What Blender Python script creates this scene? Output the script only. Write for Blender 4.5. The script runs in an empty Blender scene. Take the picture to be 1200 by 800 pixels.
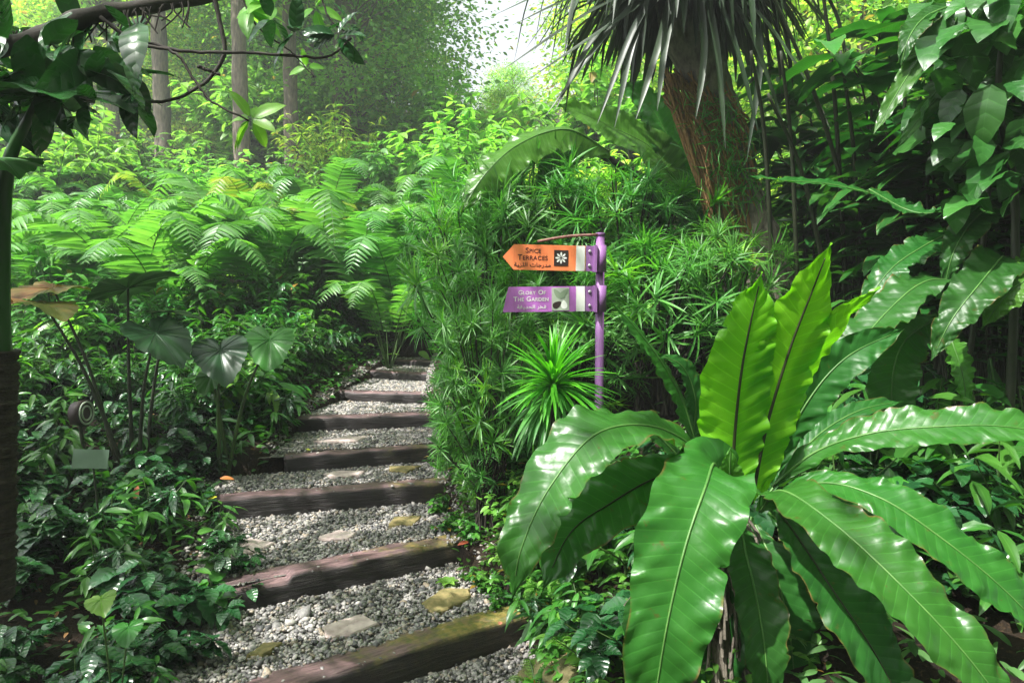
import bpy, math, random
import numpy as np
from mathutils import Vector, Matrix

# ------------------------------------------------------------------ camera, world, sun, exposure
SC = bpy.context.scene
COL = SC.collection
CAM = np.array([0.0, 0.0, 1.62]); PITCH = math.atan(55 / 850.0)
cam = bpy.data.objects.new('camera', bpy.data.cameras.new('camera')); COL.objects.link(cam)
cam.data.lens = 25.5; cam.data.sensor_width = 36; cam.data.clip_start = 0.05; cam.data.clip_end = 600
cam.location = CAM; cam.rotation_euler = (math.pi / 2 - PITCH, 0, 0)
SC.camera = cam
SUN_EL, SUN_AZ = math.radians(58), math.radians(-128)
w = bpy.data.worlds.new('World'); SC.world = w; w.use_nodes = True
nt = w.node_tree; nt.nodes.clear()
sky = nt.nodes.new('ShaderNodeTexSky'); sky.sky_type = 'NISHITA'; sky.sun_disc = False
sky.sun_elevation = SUN_EL; sky.sun_rotation = SUN_AZ; sky.air_density = 1.0; sky.dust_density = 4.0; sky.ozone_density = 0.6
bg = nt.nodes.new('ShaderNodeBackground'); bg.inputs[1].default_value = 0.13
wo = nt.nodes.new('ShaderNodeOutputWorld')
hsv = nt.nodes.new('ShaderNodeHueSaturation'); hsv.inputs['Saturation'].default_value = .30
nt.links.new(sky.outputs[0], hsv.inputs['Color']); nt.links.new(hsv.outputs[0], bg.inputs[0]); nt.links.new(bg.outputs[0], wo.inputs[0])
sl = bpy.data.lights.new('sun', 'SUN'); sl.energy = 4.8; sl.angle = math.radians(0.6); sl.color = (1, .97, .92)
so = bpy.data.objects.new('sun', sl); COL.objects.link(so)
sd = Vector((math.cos(SUN_EL) * math.sin(SUN_AZ), math.cos(SUN_EL) * math.cos(SUN_AZ), math.sin(SUN_EL)))
so.rotation_euler = sd.to_track_quat('Z', 'Y').to_euler(); so.location = (0, 0, 30)
SC.view_settings.view_transform = 'Standard'; SC.view_settings.look = 'None'
SC.view_settings.exposure = 1.58; SC.view_settings.gamma = 1
SC.cycles.max_bounces = 7; SC.cycles.diffuse_bounces = 4; SC.cycles.transmission_bounces = 3
SC.cycles.glossy_bounces = 2; SC.cycles.use_denoising = True; SC.cycles.caustics_reflective = False

# ------------------------------------------------------------------ helpers
def P(px, py, Y):
    u, v = (px - 600) / 850.0, (400 - py) / 850.0
    d = np.array([u, math.cos(PITCH) + v * math.sin(PITCH), -math.sin(PITCH) + v * math.cos(PITCH)])
    return CAM + d * (Y / d[1])

def nrm(a):
    a = np.asarray(a, float); return a / np.maximum(np.linalg.norm(a, axis=-1, keepdims=True), 1e-9)

class Acc:
    def __init__(s): s.v = []; s.f = []; s.m = []; s.uv = []; s.n = 0
    def add(s, V, F, mat=0, UV=None):
        V = np.asarray(V, float).reshape(-1, 3); s.v.append(V)
        s.uv.append(np.zeros((len(V), 2)) if UV is None else np.asarray(UV, float))
        for a in (F if isinstance(F, list) else [F]):
            a = np.asarray(a, int)
            if len(a): s.f.append(a + s.n); s.m.append(np.full(len(a), mat))
        s.n += len(V)
    def build(s, name, mats, parent=None, smooth=True, loc=None):
        V = np.concatenate(s.v); UV = np.concatenate(s.uv)
        me = bpy.data.meshes.new(name); me.vertices.add(len(V)); me.vertices.foreach_set('co', V.ravel())
        li = np.concatenate([a.ravel() for a in s.f]); cnt = np.concatenate([np.full(len(a), a.shape[1]) for a in s.f])
        me.loops.add(len(li)); me.loops.foreach_set('vertex_index', li)
        me.polygons.add(len(cnt)); me.polygons.foreach_set('loop_start', np.concatenate([[0], np.cumsum(cnt)[:-1]]))
        me.polygons.foreach_set('loop_total', cnt); me.polygons.foreach_set('material_index', np.concatenate(s.m))
        me.polygons.foreach_set('use_smooth', np.full(len(cnt), smooth))
        l = me.uv_layers.new(name='UVMap'); l.data.foreach_set('uv', UV[li].ravel())
        me.update(calc_edges=True)
        for m in (mats if isinstance(mats, (list, tuple)) else [mats]): me.materials.append(m)
        o = bpy.data.objects.new(name, me); COL.objects.link(o)
        if parent: o.parent = parent
        if loc is not None: o.location = loc
        return o

def tag(o, label=None, cat=None, group=None, kind=None):
    if label: o['label'] = label
    if cat: o['category'] = cat
    if group: o['group'] = group
    if kind: o['kind'] = kind
    return o

def thing(name, loc, label, cat, group=None, rz=0):
    o = bpy.data.objects.new(name, None); o.empty_display_size = .1; COL.objects.link(o)
    o.location = loc; o.rotation_euler = (0, 0, rz); return tag(o, label, cat, group)

class Proto:
    """first placing moves the model itself, later ones copy it with its parts"""
    def __init__(s, root): s.root = root; s.used = False
    def put(s, loc, rz=0, sc=1.0, label=None, tilt=(0, 0), group=None):
        r = s.root
        if s.used:
            r = s.root.copy(); COL.objects.link(r)
            for ch in s.root.children:
                c = ch.copy(); COL.objects.link(c); c.parent = r
        s.used = True
        r.location = loc; r.rotation_euler = (tilt[0], tilt[1], rz); r.scale = (sc,) * 3 if np.isscalar(sc) else sc
        if label: r['label'] = label
        if group: r['group'] = group
        return r

def grid_faces(nu, nv):
    i = np.arange(nu - 1)[:, None] * nv + np.arange(nv - 1)[None]
    return np.stack([i, i + 1, i + nv + 1, i + nv], -1).reshape(-1, 4)

def spline(pts, n):
    p = np.asarray(pts, float); p = np.vstack([2 * p[0] - p[1], p, 2 * p[-1] - p[-2]]); k = len(p) - 3
    t = np.linspace(0, k - 1e-6, n); i = t.astype(int); f = (t - i)[:, None]
    a, b, c, d = p[i], p[i + 1], p[i + 2], p[i + 3]
    return .5 * (2 * b + (c - a) * f + (2 * a - 5 * b + 4 * c - d) * f ** 2 + (3 * b - a - 3 * c + d) * f ** 3)

def tube(acc, pts, r, k=7, mat=0, cap=True):
    pts = np.asarray(pts, float); n = len(pts); r = np.broadcast_to(np.asarray(r, float), (n,)) if np.ndim(r) < 2 else r
    T = nrm(np.gradient(pts, axis=0)); up = np.array([0, 0, 1.]) if abs(T[0][2]) < .9 else np.array([1., 0, 0])
    A = nrm(np.cross(T, up)); B = np.cross(T, A)
    th = np.linspace(0, 2 * np.pi, k, endpoint=False)
    V = pts[:, None] + r[:, None, None] * (A[:, None] * np.cos(th)[None, :, None] + B[:, None] * np.sin(th)[None, :, None])
    i = np.arange(n - 1)[:, None] * k; j = np.arange(k)[None]
    F = np.stack([i + j, i + (j + 1) % k, i + k + (j + 1) % k, i + k + j], -1).reshape(-1, 4)
    u = np.linspace(0, 1, n)[:, None] * np.ones((1, k)); v = np.ones((n, 1)) * (th / 6.283)[None]
    Fs = [F]
    if cap: Fs.append(np.array([np.arange(k)[::-1]])); Fs.append(np.array([(n - 1) * k + np.arange(k)]))
    acc.add(V.reshape(-1, 3), Fs, mat, np.stack([u, v], -1).reshape(-1, 2))

def leaf(w=.3, nu=6, nv=1, peak=.45, fold=.25, droop=.25, wave=0.0, base=.02):
    """unit-length blade along +Y, upper side +Z; w is the full width"""
    u = np.linspace(0, 1, nu); nvv = 2 * nv + 1; v = np.linspace(-1, 1, nvv)
    a = peak / (1 - peak)
    hw = (u ** a) * (1 - u); hw = hw / ((peak ** a) * (1 - peak)); hw = np.maximum(hw ** .8, 0) * w / 2
    hw[0] = base * w; hw[-1] = 0.004 * w
    X = hw[:, None] * v[None]; Y = np.broadcast_to(u[:, None], X.shape) * (1 - .15 * droop * u[:, None])
    Z = np.abs(X) * fold - droop * (u ** 2)[:, None] + wave * w * np.abs(v)[None] * np.sin(u * 17 + 1)[:, None]
    UV = np.stack([np.broadcast_to(u[:, None], X.shape), np.broadcast_to(v[None], X.shape)], -1).reshape(-1, 2)
    return np.stack([X, Y, Z], -1).reshape(-1, 3), grid_faces(nu, nvv), UV

def scatter(acc, proto, pos, d, up, sc, mat=0):
    V, F, UV = proto; pos = np.asarray(pos, float); N = len(pos)
    if N == 0: return
    d = nrm(d); s = nrm(np.cross(d, up)); n = np.cross(s, d); sc = np.broadcast_to(np.asarray(sc, float), (N,))
    W = pos[:, None] + sc[:, None, None] * (V[None, :, 0:1] * s[:, None] + V[None, :, 1:2] * d[:, None] + V[None, :, 2:3] * n[:, None])
    Fa = (F[None] + (np.arange(N) * len(V))[:, None, None]).reshape(-1, F.shape[1])
    acc.add(W.reshape(-1, 3), Fa, mat, np.tile(UV, (N, 1)))

def rdir(rng, n): return nrm(rng.normal(size=(n, 3)))
def noise1(x, seed=0): return (np.sin(x * 1.7 + seed) + .6 * np.sin(x * 3.1 + seed * 2.3 + 1) + .35 * np.sin(x * 7.3 + seed * 5.1)) / 1.95

# ------------------------------------------------------------------ materials
class N:
    def __init__(s, name):
        s.m = bpy.data.materials.new(name); s.m.use_nodes = True; s.t = s.m.node_tree; s.t.nodes.clear()
        s.out = s.new('ShaderNodeOutputMaterial')
    def new(s, t, **k):
        n = s.t.nodes.new(t)
        for a, b in k.items(): setattr(n, a, b)
        return n
    def set(s, n, i, v):
        if hasattr(v, 'is_linked') or isinstance(v, bpy.types.NodeSocket): s.t.links.new(v, n.inputs[i])
        elif v is not None: n.inputs[i].default_value = v
    def math(s, op, a, b=None, c=None, clamp=False):
        n = s.new('ShaderNodeMath', operation=op, use_clamp=clamp); s.set(n, 0, a); s.set(n, 1, b)
        if c is not None: s.set(n, 2, c)
        return n.outputs[0]
    def mix(s, f, a, b, bt='MIX'):
        n = s.new('ShaderNodeMix', data_type='RGBA', blend_type=bt); s.set(n, 0, f); s.set(n, 6, c4(a)); s.set(n, 7, c4(b)); return n.outputs[2]
    def noise(s, scale, vec=None, detail=3, rough=.55):
        n = s.new('ShaderNodeTexNoise'); n.inputs['Scale'].default_value = scale; n.inputs['Detail'].default_value = detail
        n.inputs['Roughness'].default_value = rough
        if vec is not None: s.t.links.new(vec, n.inputs[0])
        return n.outputs[0]
    def ramp(s, f, stops):
        n = s.new('ShaderNodeValToRGB'); s.set(n, 0, f); e = n.color_ramp.elements
        while len(e) < len(stops): e.new(.5)
        for k, (p, c) in enumerate(stops): e[k].position = p; e[k].color = c4(c) if not np.isscalar(c) else (c, c, c, 1)
        return n.outputs[0]
    def coord(s, which='Object'): return s.new('ShaderNodeTexCoord').outputs[which]
    def mapping(s, vec, scale): 
        n = s.new('ShaderNodeMapping'); s.t.links.new(vec, n.inputs[0]); n.inputs[3].default_value = scale; return n.outputs[0]
    def bump(s, h, strength=.3, dist=.01):
        n = s.new('ShaderNodeBump'); n.inputs['Strength'].default_value = strength; n.inputs['Distance'].default_value = dist; s.set(n, 'Height', h); return n.outputs[0]
    def principled(s, col, rough=.5, normal=None, metal=0, spec=.5, coat=0):
        n = s.new('ShaderNodeBsdfPrincipled'); s.set(n, 'Base Color', c4(col)); s.set(n, 'Roughness', rough); n.inputs['Metallic'].default_value = metal
        n.inputs['Specular IOR Level'].default_value = spec; n.inputs['Coat Weight'].default_value = coat; n.inputs['Coat Roughness'].default_value = .15
        if normal is not None: s.t.links.new(normal, n.inputs['Normal'])
        return n.outputs[0]
    def done(s, sh): s.t.links.new(sh, s.out.inputs[0]); return s.m

def c4(c):
    if isinstance(c, (tuple, list)) and len(c) == 3: return (*c, 1)
    return c

def leaf_mat(name, c1, c2, rough=.38, trans=.35, tcol=None, veins=0, vslope=6, bump=.25, rib=(.5, 1.25), dry=0.0, spec=.5, patch=None, coat=0, big=0, spots=0, sat=1.04):
    g = N(name); rnd = g.new('ShaderNodeNewGeometry').outputs['Random Per Island']
    orn = g.new('ShaderNodeObjectInfo').outputs['Random']
    tc = g.new('ShaderNodeTexCoord'); uvs = g.new('ShaderNodeSeparateXYZ'); g.t.links.new(tc.outputs['UV'], uvs.inputs[0])
    u, v = uvs.outputs[0], uvs.outputs[1]; av = g.math('ABSOLUTE', v)
    no = g.noise(9, tc.outputs['Object'])
    f = g.math('ADD', g.math('MULTIPLY', rnd, .7), g.math('MULTIPLY', g.math('SUBTRACT', no, .35), .9), clamp=True)
    col = g.mix(f, c1, c2)
    if patch: col = g.mix(g.ramp(g.noise(3, tc.outputs['Object'], 4), [(.5, 0.), (.66, 1.)]), col, patch)
    if spots: col = g.mix(g.ramp(g.noise(16, tc.outputs['Object'], 6, .75), [(.61, 0.), (.67, .75)]), col, (.10, .09, .02))
    if spots: col = g.mix(g.math('MULTIPLY', g.ramp(av, [(.93, 0.), (.985, 1.)]), g.ramp(g.noise(5, tc.outputs['Object'], 5, .7), [(.48, 0.), (.58, .9)])), col, (.16, .11, .035))
    if dry: col = g.mix(g.math('GREATER_THAN', rnd, 1 - dry), col, (.35, .22, .05))
    hs = g.new('ShaderNodeHueSaturation'); g.set(hs, 'Hue', g.math('ADD', g.math('MULTIPLY', orn, .02), .49))
    hs.inputs['Saturation'].default_value = sat; g.set(hs, 'Value', g.math('ADD', g.math('MULTIPLY', g.math('FRACT', g.math('MULTIPLY', rnd, 17.3)), .45), g.math('ADD', g.math('MULTIPLY', g.math('FRACT', g.math('MULTIPLY', orn, 7.7)), .34), .62))); g.set(hs, 'Color', col); col = hs.outputs[0]
    h = None
    if veins:
        t = g.math('SUBTRACT', g.math('MULTIPLY', u, float(veins)), g.math('MULTIPLY', av, float(vslope)))
        s = g.math('ABSOLUTE', g.math('SINE', t))
        line = g.ramp(s, [(0., 1.), (.22, 0.)])
        col = g.mix(g.math('MULTIPLY', line, .2 if big else .3), col, tuple(min(1, x * 1.8) for x in c2))
        h = g.math('ADD', g.math('MULTIPLY', s, .7), g.math('MULTIPLY', g.noise(14, tc.outputs['Object']), 2.2 if big else .8))
    if rib:
        rm = g.ramp(av, [(0., 1.), (.03 if veins else .12, 0.)])
        col = g.mix(g.math('MULTIPLY', rm, rib[0]), col, tuple(min(1, x * rib[1] + .02) for x in c2))
    nm = g.bump(h if h is not None else no, bump, .004 if veins else .01)
    ro = g.math('ADD', g.math('MULTIPLY', g.noise(6, tc.outputs['Object']), .25), rough - .12)
    a = g.principled(col, ro, nm, spec=spec, coat=coat)
    tr = g.new('ShaderNodeBsdfTranslucent'); tm = g.mix(1.0, col, tcol or (1.75, 2.05, .7), 'MULTIPLY'); g.t.links.new(tm, tr.inputs[0])
    mx = g.new('ShaderNodeMixShader'); mx.inputs[0].default_value = trans
    g.t.links.new(a, mx.inputs[1]); g.t.links.new(tr.outputs[0], mx.inputs[2])
    return g.done(mx.outputs[0])

def simple(name, c1, c2, rough=.6, scale=12, bump=.4, stretch=(1, 1, 1), metal=0, spec=.4, coord='Object', dist=.01):
    g = N(name); v = g.mapping(g.coord(coord), stretch); n = g.noise(scale, v, 6, .62)
    return g.done(g.principled(g.mix(g.ramp(n, [(.3, 0.), (.7, 1.)]), c1, c2), rough, g.bump(n, bump, dist), metal, spec))

M = {}
M['frond'] = leaf_mat('frond_green', (.020, .125, .020), (.055, .205, .034), .33, .24, veins=95, vslope=5, bump=.3, rib=(.25, 1.4), spec=.42, big=1, spots=1)
M['frond_new'] = leaf_mat('frond_fresh', (.14, .42, .025), (.26, .56, .04), .36, .46, tcol=(1.25, 1.5, .5), veins=80, vslope=5, bump=.3, rib=None, big=1)
M['frond_dark'] = leaf_mat('frond_dark', (.014, .075, .014), (.036, .135, .024), .40, .2, veins=95, vslope=5, bump=.25, rib=(.3, 1.4), spec=.35, big=1, spots=1)
M['frond_light'] = leaf_mat('frond_light', (.06, .20, .03), (.12, .30, .05), .34, .35, veins=90, vslope=5, bump=.3, rib=(.3, 1.5), big=1)
M['rib_dark'] = simple('midrib_dark', (.012, .014, .006), (.03, .035, .012), .4)
M['rib_pale'] = simple('midrib_pale', (.05, .14, .03), (.10, .22, .05), .4)
M['whorl'] = leaf_mat('narrow_leaf', (.045, .17, .035), (.11, .29, .06), .40, .36, rib=None)
M['whorl_new'] = leaf_mat('narrow_leaf_fresh', (.10, .28, .02), (.16, .38, .04), .4, .38, rib=None)
M['creeper'] = leaf_mat('creeper_leaf', (.04, .15, .025), (.12, .30, .05), .38, .35, rib=None, dry=.03)
M['climber'] = leaf_mat('climber_leaf', (.014, .075, .016), (.045, .15, .03), .33, .22, veins=14, vslope=2.5, bump=.4, rib=(.3, 1.3), spec=.5)
M['glint'] = leaf_mat('shining_leaf', (.02, .10, .025), (.06, .20, .045), .26, .25, rib=(.4, 1.3), spec=.9)
M['fern_lime'] = leaf_mat('fern_lime', (.045, .175, .03), (.115, .28, .045), .42, .42, rib=None, spec=.4, sat=.92)
M['tuft'] = leaf_mat('tuft_leaf', (.05, .22, .02), (.12, .36, .03), .4, .35, rib=None)
M['fern'] = leaf_mat('fern_green', (.035, .155, .022), (.09, .27, .035), .38, .38, rib=None, spec=.5, sat=.90)
M['fern_gold'] = leaf_mat('fern_gold', (.10, .27, .03), (.30, .32, .05), .45, .5, rib=None, tcol=(1.4, 1.5, .9))
M['glossy'] = leaf_mat('glossy_dark_leaf', (.009, .048, .014), (.024, .095, .026), .28, .13, veins=16, vslope=2.5, bump=.6, rib=(.35, 1.4), spec=.65)
M['shrub'] = leaf_mat('shrub_leaf', (.025, .11, .02), (.07, .20, .03), .33, .28, rib=(.4, 1.3), spec=.6)
M['bright'] = leaf_mat('bright_leaf', (.09, .26, .02), (.20, .42, .04), .38, .42, rib=(.4, 1.2), sat=.90)
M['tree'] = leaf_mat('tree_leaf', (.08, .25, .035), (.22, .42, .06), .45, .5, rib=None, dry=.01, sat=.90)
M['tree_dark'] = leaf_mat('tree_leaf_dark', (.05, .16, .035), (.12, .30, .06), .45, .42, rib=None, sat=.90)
M['tree_gold'] = leaf_mat('tree_leaf_gold', (.24, .42, .04), (.50, .58, .09), .45, .5, rib=None, dry=.05, sat=.90)
M['strap'] = leaf_mat('strap_leaf', (.013, .03, .016), (.04, .06, .036), .42, .1, rib=(.3, 1.2), spec=.4, tcol=(1.2, 1.5, .8))
M['taro'] = leaf_mat('taro_dark', (.010, .04, .016), (.025, .07, .03), .34, .1, rib=None, tcol=(1.3, 1.5, .4), spec=.35)
M['taro_green'] = leaf_mat('taro_green', (.02, .11, .02), (.05, .18, .03), .4, .25, rib=None, spec=.35)
M['taro_worn'] = leaf_mat('taro_worn', (.03, .07, .012), (.14, .14, .025), .55, .25, rib=None, patch=(.20, .09, .04), spec=.25)
M['stalk'] = simple('stalk_green', (.012, .05, .012), (.03, .10, .02), .35, 6, .2, (1, 1, .1))
M['stem'] = simple('stem_green', (.03, .07, .015), (.07, .13, .03), .45)
M['stem_dark'] = simple('stem_dark', (.012, .018, .010), (.035, .04, .02), .5)
M['twig'] = simple('twig_bark', (.010, .008, .006), (.035, .027, .02), .8, 40)
M['bark'] = simple('bark_grey', (.06, .052, .042), (.21, .175, .13), .85, 9, .8, (2, 2, .5), dist=.03)
M['bark_taro'] = simple('taro_trunk', (.010, .008, .006), (.05, .035, .022), .85, 30, .9, (1, 1, 3), dist=.03)
M['bark_dark'] = simple('bark_dark', (.045, .036, .026), (.27, .24, .19), .85, 16, .9, (1.6, 1.6, .6), dist=.03)
M['fibre'] = simple('root_fibre', (.10, .055, .025), (.42, .23, .09), .85, 30, .9, (3, 3, .3), dist=.02)
def worn(name, c1, c2, dirt, amt=.35):
    g = N(name); v = g.coord(); n = g.noise(7, v, 6, .65); k = g.noise(38, v, 6, .75); st = g.noise(9, g.mapping(v, (5, 5, .6)), 5, .7)
    c = g.mix(n, c1, c2); c = g.mix(g.math('MULTIPLY', g.ramp(st, [(.5, 0.), (.68, 1.)]), amt), c, dirt); c = g.mix(g.math('MULTIPLY', g.ramp(k, [(.6, 0.), (.66, 1.)]), amt * .7), c, dirt)
    return g.done(g.principled(c, g.math('ADD', g.math('MULTIPLY', n, .35), .3), g.bump(k, .15, .003), spec=.4))
M['purple'] = worn('purple_paint', (.17, .055, .22), (.33, .16, .39), (.10, .06, .10))
M['bolt'] = simple('bolt_metal', (.45, .42, .45), (.65, .6, .65), .35, 8, .1, metal=.8)
M['rod'] = simple('rusty_rod', (.10, .04, .03), (.24, .11, .09), .6, 40)
M['orange'] = worn('sign_orange', (.74, .16, .06), (.88, .27, .10), (.40, .13, .05))
M['violet'] = worn('sign_violet', (.38, .10, .46), (.52, .19, .58), (.22, .09, .17))
M['white'] = worn('sign_white', (.68, .68, .66), (.82, .82, .80), (.42, .40, .36))
M['black'] = simple('sign_black', (.02, .012, .012), (.035, .02, .02), .5, 5, .03)
M['maroon'] = simple('dark_lettering', (.04, .010, .012), (.08, .02, .02), .5, 5, .03)
M['greyphoto'] = simple('sign_grey', (.30, .34, .29), (.42, .46, .38), .5, 12, .03)
M['greyleaf'] = simple('sign_leaf_grey', (.16, .22, .15), (.25, .30, .22), .5, 12, .03)
M['slab'] = simple('flagstone_pink', (.26, .19, .18), (.58, .48, .45), .7, 14, .8)
M['slab_moss'] = simple('flagstone_moss', (.09, .09, .03), (.30, .23, .10), .9, 20, 1.0)
M['rock'] = simple('mossy_rock', (.06, .07, .02), (.20, .16, .08), .85, 7, .9, dist=.03)
M['plate'] = simple('plate_green', (.08, .13, .09), (.12, .18, .13), .45, 9, .1)

def gravel_mat():
    g = N('gravel_stone'); rnd = g.new('ShaderNodeNewGeometry').outputs['Random Per Island']
    c = g.ramp(rnd, [(0, (.06, .06, .065)), (.25, (.18, .175, .175)), (.55, (.30, .285, .275)), (.8, (.39, .37, .35)), (.93, (.30, .24, .18)), (1, (.50, .48, .45))])
    n = g.noise(60, g.coord()); c = g.mix(.4, c, g.ramp(n, [(.3, (.1, .1, .1)), (.7, (.6, .58, .55))]), 'OVERLAY')
    return g.done(g.principled(c, .6, g.bump(n, .4, .003), spec=.4))
M['gravel'] = gravel_mat()
M['gravel_bed'] = simple('gravel_bed', (.05, .045, .04), (.22, .21, .19), .9, 60, .8)

def soil_mat():
    g = N('forest_soil'); p = g.coord(); n = g.noise(3, p, 6); n2 = g.noise(45, p, 5, .7)
    c = g.mix(g.ramp(n, [(.35, 0.), (.65, 1.)]), (.012, .009, .007), (.035, .025, .017))
    c = g.mix(g.ramp(n2, [(.56, 0.), (.66, 1.)]), c, (.075, .048, .026))
    return g.done(g.principled(c, .95, g.bump(g.math('ADD', n, n2), 1, .03), spec=.15))
M['soil'] = soil_mat()

def timber_mat(moss):
    g = N('timber'); tc = g.coord(); v = g.mapping(tc, (1.2, 14, 14)); n = g.noise(5, v, 8, .7); nb = g.noise(4, tc, 5)
    nor = g.new('ShaderNodeSeparateXYZ'); g.t.links.new(g.new('ShaderNodeNewGeometry').outputs['Normal'], nor.inputs[0])
    c = g.mix(g.ramp(n, [(.3, 0.), (.7, 1.)]), (.010, .009, .010), (.042, .034, .034))
    worn = g.math('MULTIPLY', g.ramp(nor.outputs[2], [(.3, 0.), (.8, 1.)]), g.ramp(nb, [(.3, .2), (.6, 1.)]))
    c = g.mix(worn, c, g.mix(g.ramp(n, [(.35, 0.), (.65, 1.)]), (.07, .038, .042), (.27, .165, .165)))
    x = g.new('ShaderNodeSeparateXYZ'); g.t.links.new(tc, x.inputs[0])
    k = g.math('ADD', g.math('SUBTRACT', x.outputs[0], moss), g.math('MULTIPLY', g.math('SUBTRACT', g.noise(7, tc, 6, .7), .5), 2.6))
    k = g.math('MULTIPLY', g.ramp(k, [(.0, 0.), (.55, 1.)]), g.ramp(nor.outputs[2], [(.1, .12), (.7, 1.)]))
    c = g.mix(g.math('MULTIPLY', k, .8), c, g.mix(g.ramp(g.noise(30, tc), [(.4, 0.), (.6, 1.)]), (.09, .12, .012), (.24, .19, .04)))
    return g.done(g.principled(c, g.math('ADD', g.math('MULTIPLY', n, .5), .22), g.bump(n, .9, .012), spec=.45))

# ------------------------------------------------------------------ terrain and steps
STEPS = [((-1.25, 2.66), (.06, 3.57), 0.0), ((-1.56, 3.53), (-.42, 4.24), .13), ((-1.95, 4.72), (-.56, 5.15), .26),
         ((-1.74, 5.49), (-.52, 5.88), .38), ((-1.94, 6.47), (-.72, 6.76), .50), ((-1.85, 7.58), (-.95, 7.38), .60),
         ((-1.75, 8.75), (-1.0, 8.45), .69), ((-1.75, 9.6), (-1.1, 9.3), .76)]
LX = ([-9, 2, 3.27, 3.6, 4.7, 5.2, 5.6, 6.5, 7.6, 8.9, 10, 99], [-1.5, -1.5, -1.55, -1.62, -2.0, -2.2, -1.85, -1.95, -1.8, -1.7, -1.6, -1.6])
RX = ([-9, 2, 3.56, 4.22, 5.14, 5.86, 6.7, 7.4, 8.5, 10, 99], [.3, .3, .12, -.3, -.48, -.5, -.68, -.9, -1.0, -1.05, -1.05])
ZY, ZZ = [-60, 0, 2, 3.3, 4, 5, 5.7, 6.6, 7.5, 8.5, 9.5, 12, 20, 90], [-1.2, -.3, -.15, -.05, .08, .25, .36, .48, .6, .68, .80, 1.75, 4.2, 24]
def tread(x, y):
    z = np.full(np.shape(x), -.13)
    for (a, b, zz) in STEPS:
        yl = a[1] + (x - a[0]) * (b[1] - a[1]) / (b[0] - a[0]); z = np.where(y > yl, zz, z)
    return z
def H(x, y):
    x = np.asarray(x, float); y = np.asarray(y, float)
    zs = np.interp(y, ZY, ZZ); dl = np.interp(y, *LX) - x; dr = x - np.interp(y, *RX)
    zs = np.where((y > 1.5) & (y < 9.8) & (dl < 0) & (dr < 0), tread(x, y - .11) - .035, zs)
    lft = np.clip(dl, 0, None); rgt = np.clip(dr, 0, None)
    fade = np.clip((14 - y) / 6, 0.25, 1)
    b = (.42 * (1 - np.exp(-lft / 1.3)) + .05 * np.clip(lft - 2, 0, None)) * fade + (.75 * (1 - np.exp(-rgt / .45)) + .06 * np.clip(rgt - 2, 0, None)) * fade
    n = .035 * (np.sin(x * 2.3 + y) + np.sin(y * 3.1 - x * 1.3)) * np.clip(lft + rgt, 0, 1)
    return zs + b + n
def G(x, y, dz=0.0): return (float(x), float(y), float(H(x, y)) + dz)
def GP(px, Y, dz=0.0): p = P(px, 345, Y); return G(p[0], Y, dz)

def axis(parts):
    return np.concatenate([np.linspace(a, b, n, endpoint=False) for a, b, n in parts] + [[parts[-1][1]]])
xs = axis([(-90, -12, 20), (-12, -2.4, 40), (-2.4, .6, 120), (.6, 6, 40), (6, 90, 22)])
ys = axis([(-40, 1.5, 20), (1.5, 10, 260), (10, 24, 40), (24, 110, 30)])
XX, YY = np.meshgrid(xs, ys, indexing='ij'); a = Acc()
a.add(np.stack([XX, YY, H(XX, YY)], -1).reshape(-1, 3), grid_faces(len(xs), len(ys))[:, ::-1])
tag(a.build('ground', M['soil']), 'dark brown forest soil under the plants on both sides of the steps', kind='structure')

rng = np.random.default_rng(5)
# gravel bed: one sheet per tread, just under the loose stones
a = Acc()
for k in range(-1, len(STEPS)):
    lo = STEPS[k] if k >= 0 else None; hi = STEPS[k + 1] if k + 1 < len(STEPS) else None
    z = STEPS[k][2] if k >= 0 else -.13
    n = 40; yv = []
    for s in np.linspace(0, 1, n):
        x0 = -2.3 + s * 2.75
        f = lambda st: st[0][1] + (x0 - st[0][0]) * (st[1][1] - st[0][1]) / (st[1][0] - st[0][0])
        y0 = f(lo) + .06 if lo else 1.4; y1 = f(hi) + .02 if hi else 10.2
        yv.append([(x0, y, z - .012) for y in np.linspace(y0, max(y1, y0 + .01), 24)])
    V = np.array(yv)
    xl = np.interp(V[..., 1], *LX) - .02; xr = np.interp(V[..., 1], *RX) + .02
    F = grid_faces(n, 24); c = V.reshape(-1, 3)[F].mean(1); keep = (c[:, 0] > np.interp(c[:, 1], *LX) + .0) & (c[:, 0] < np.interp(c[:, 1], *RX))
    a.add(V.reshape(-1, 3), F[keep][:, ::-1])
tag(a.build('gravel_path', M['gravel_bed']), 'grey gravel treads of the stepped garden path', kind='structure')
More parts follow.
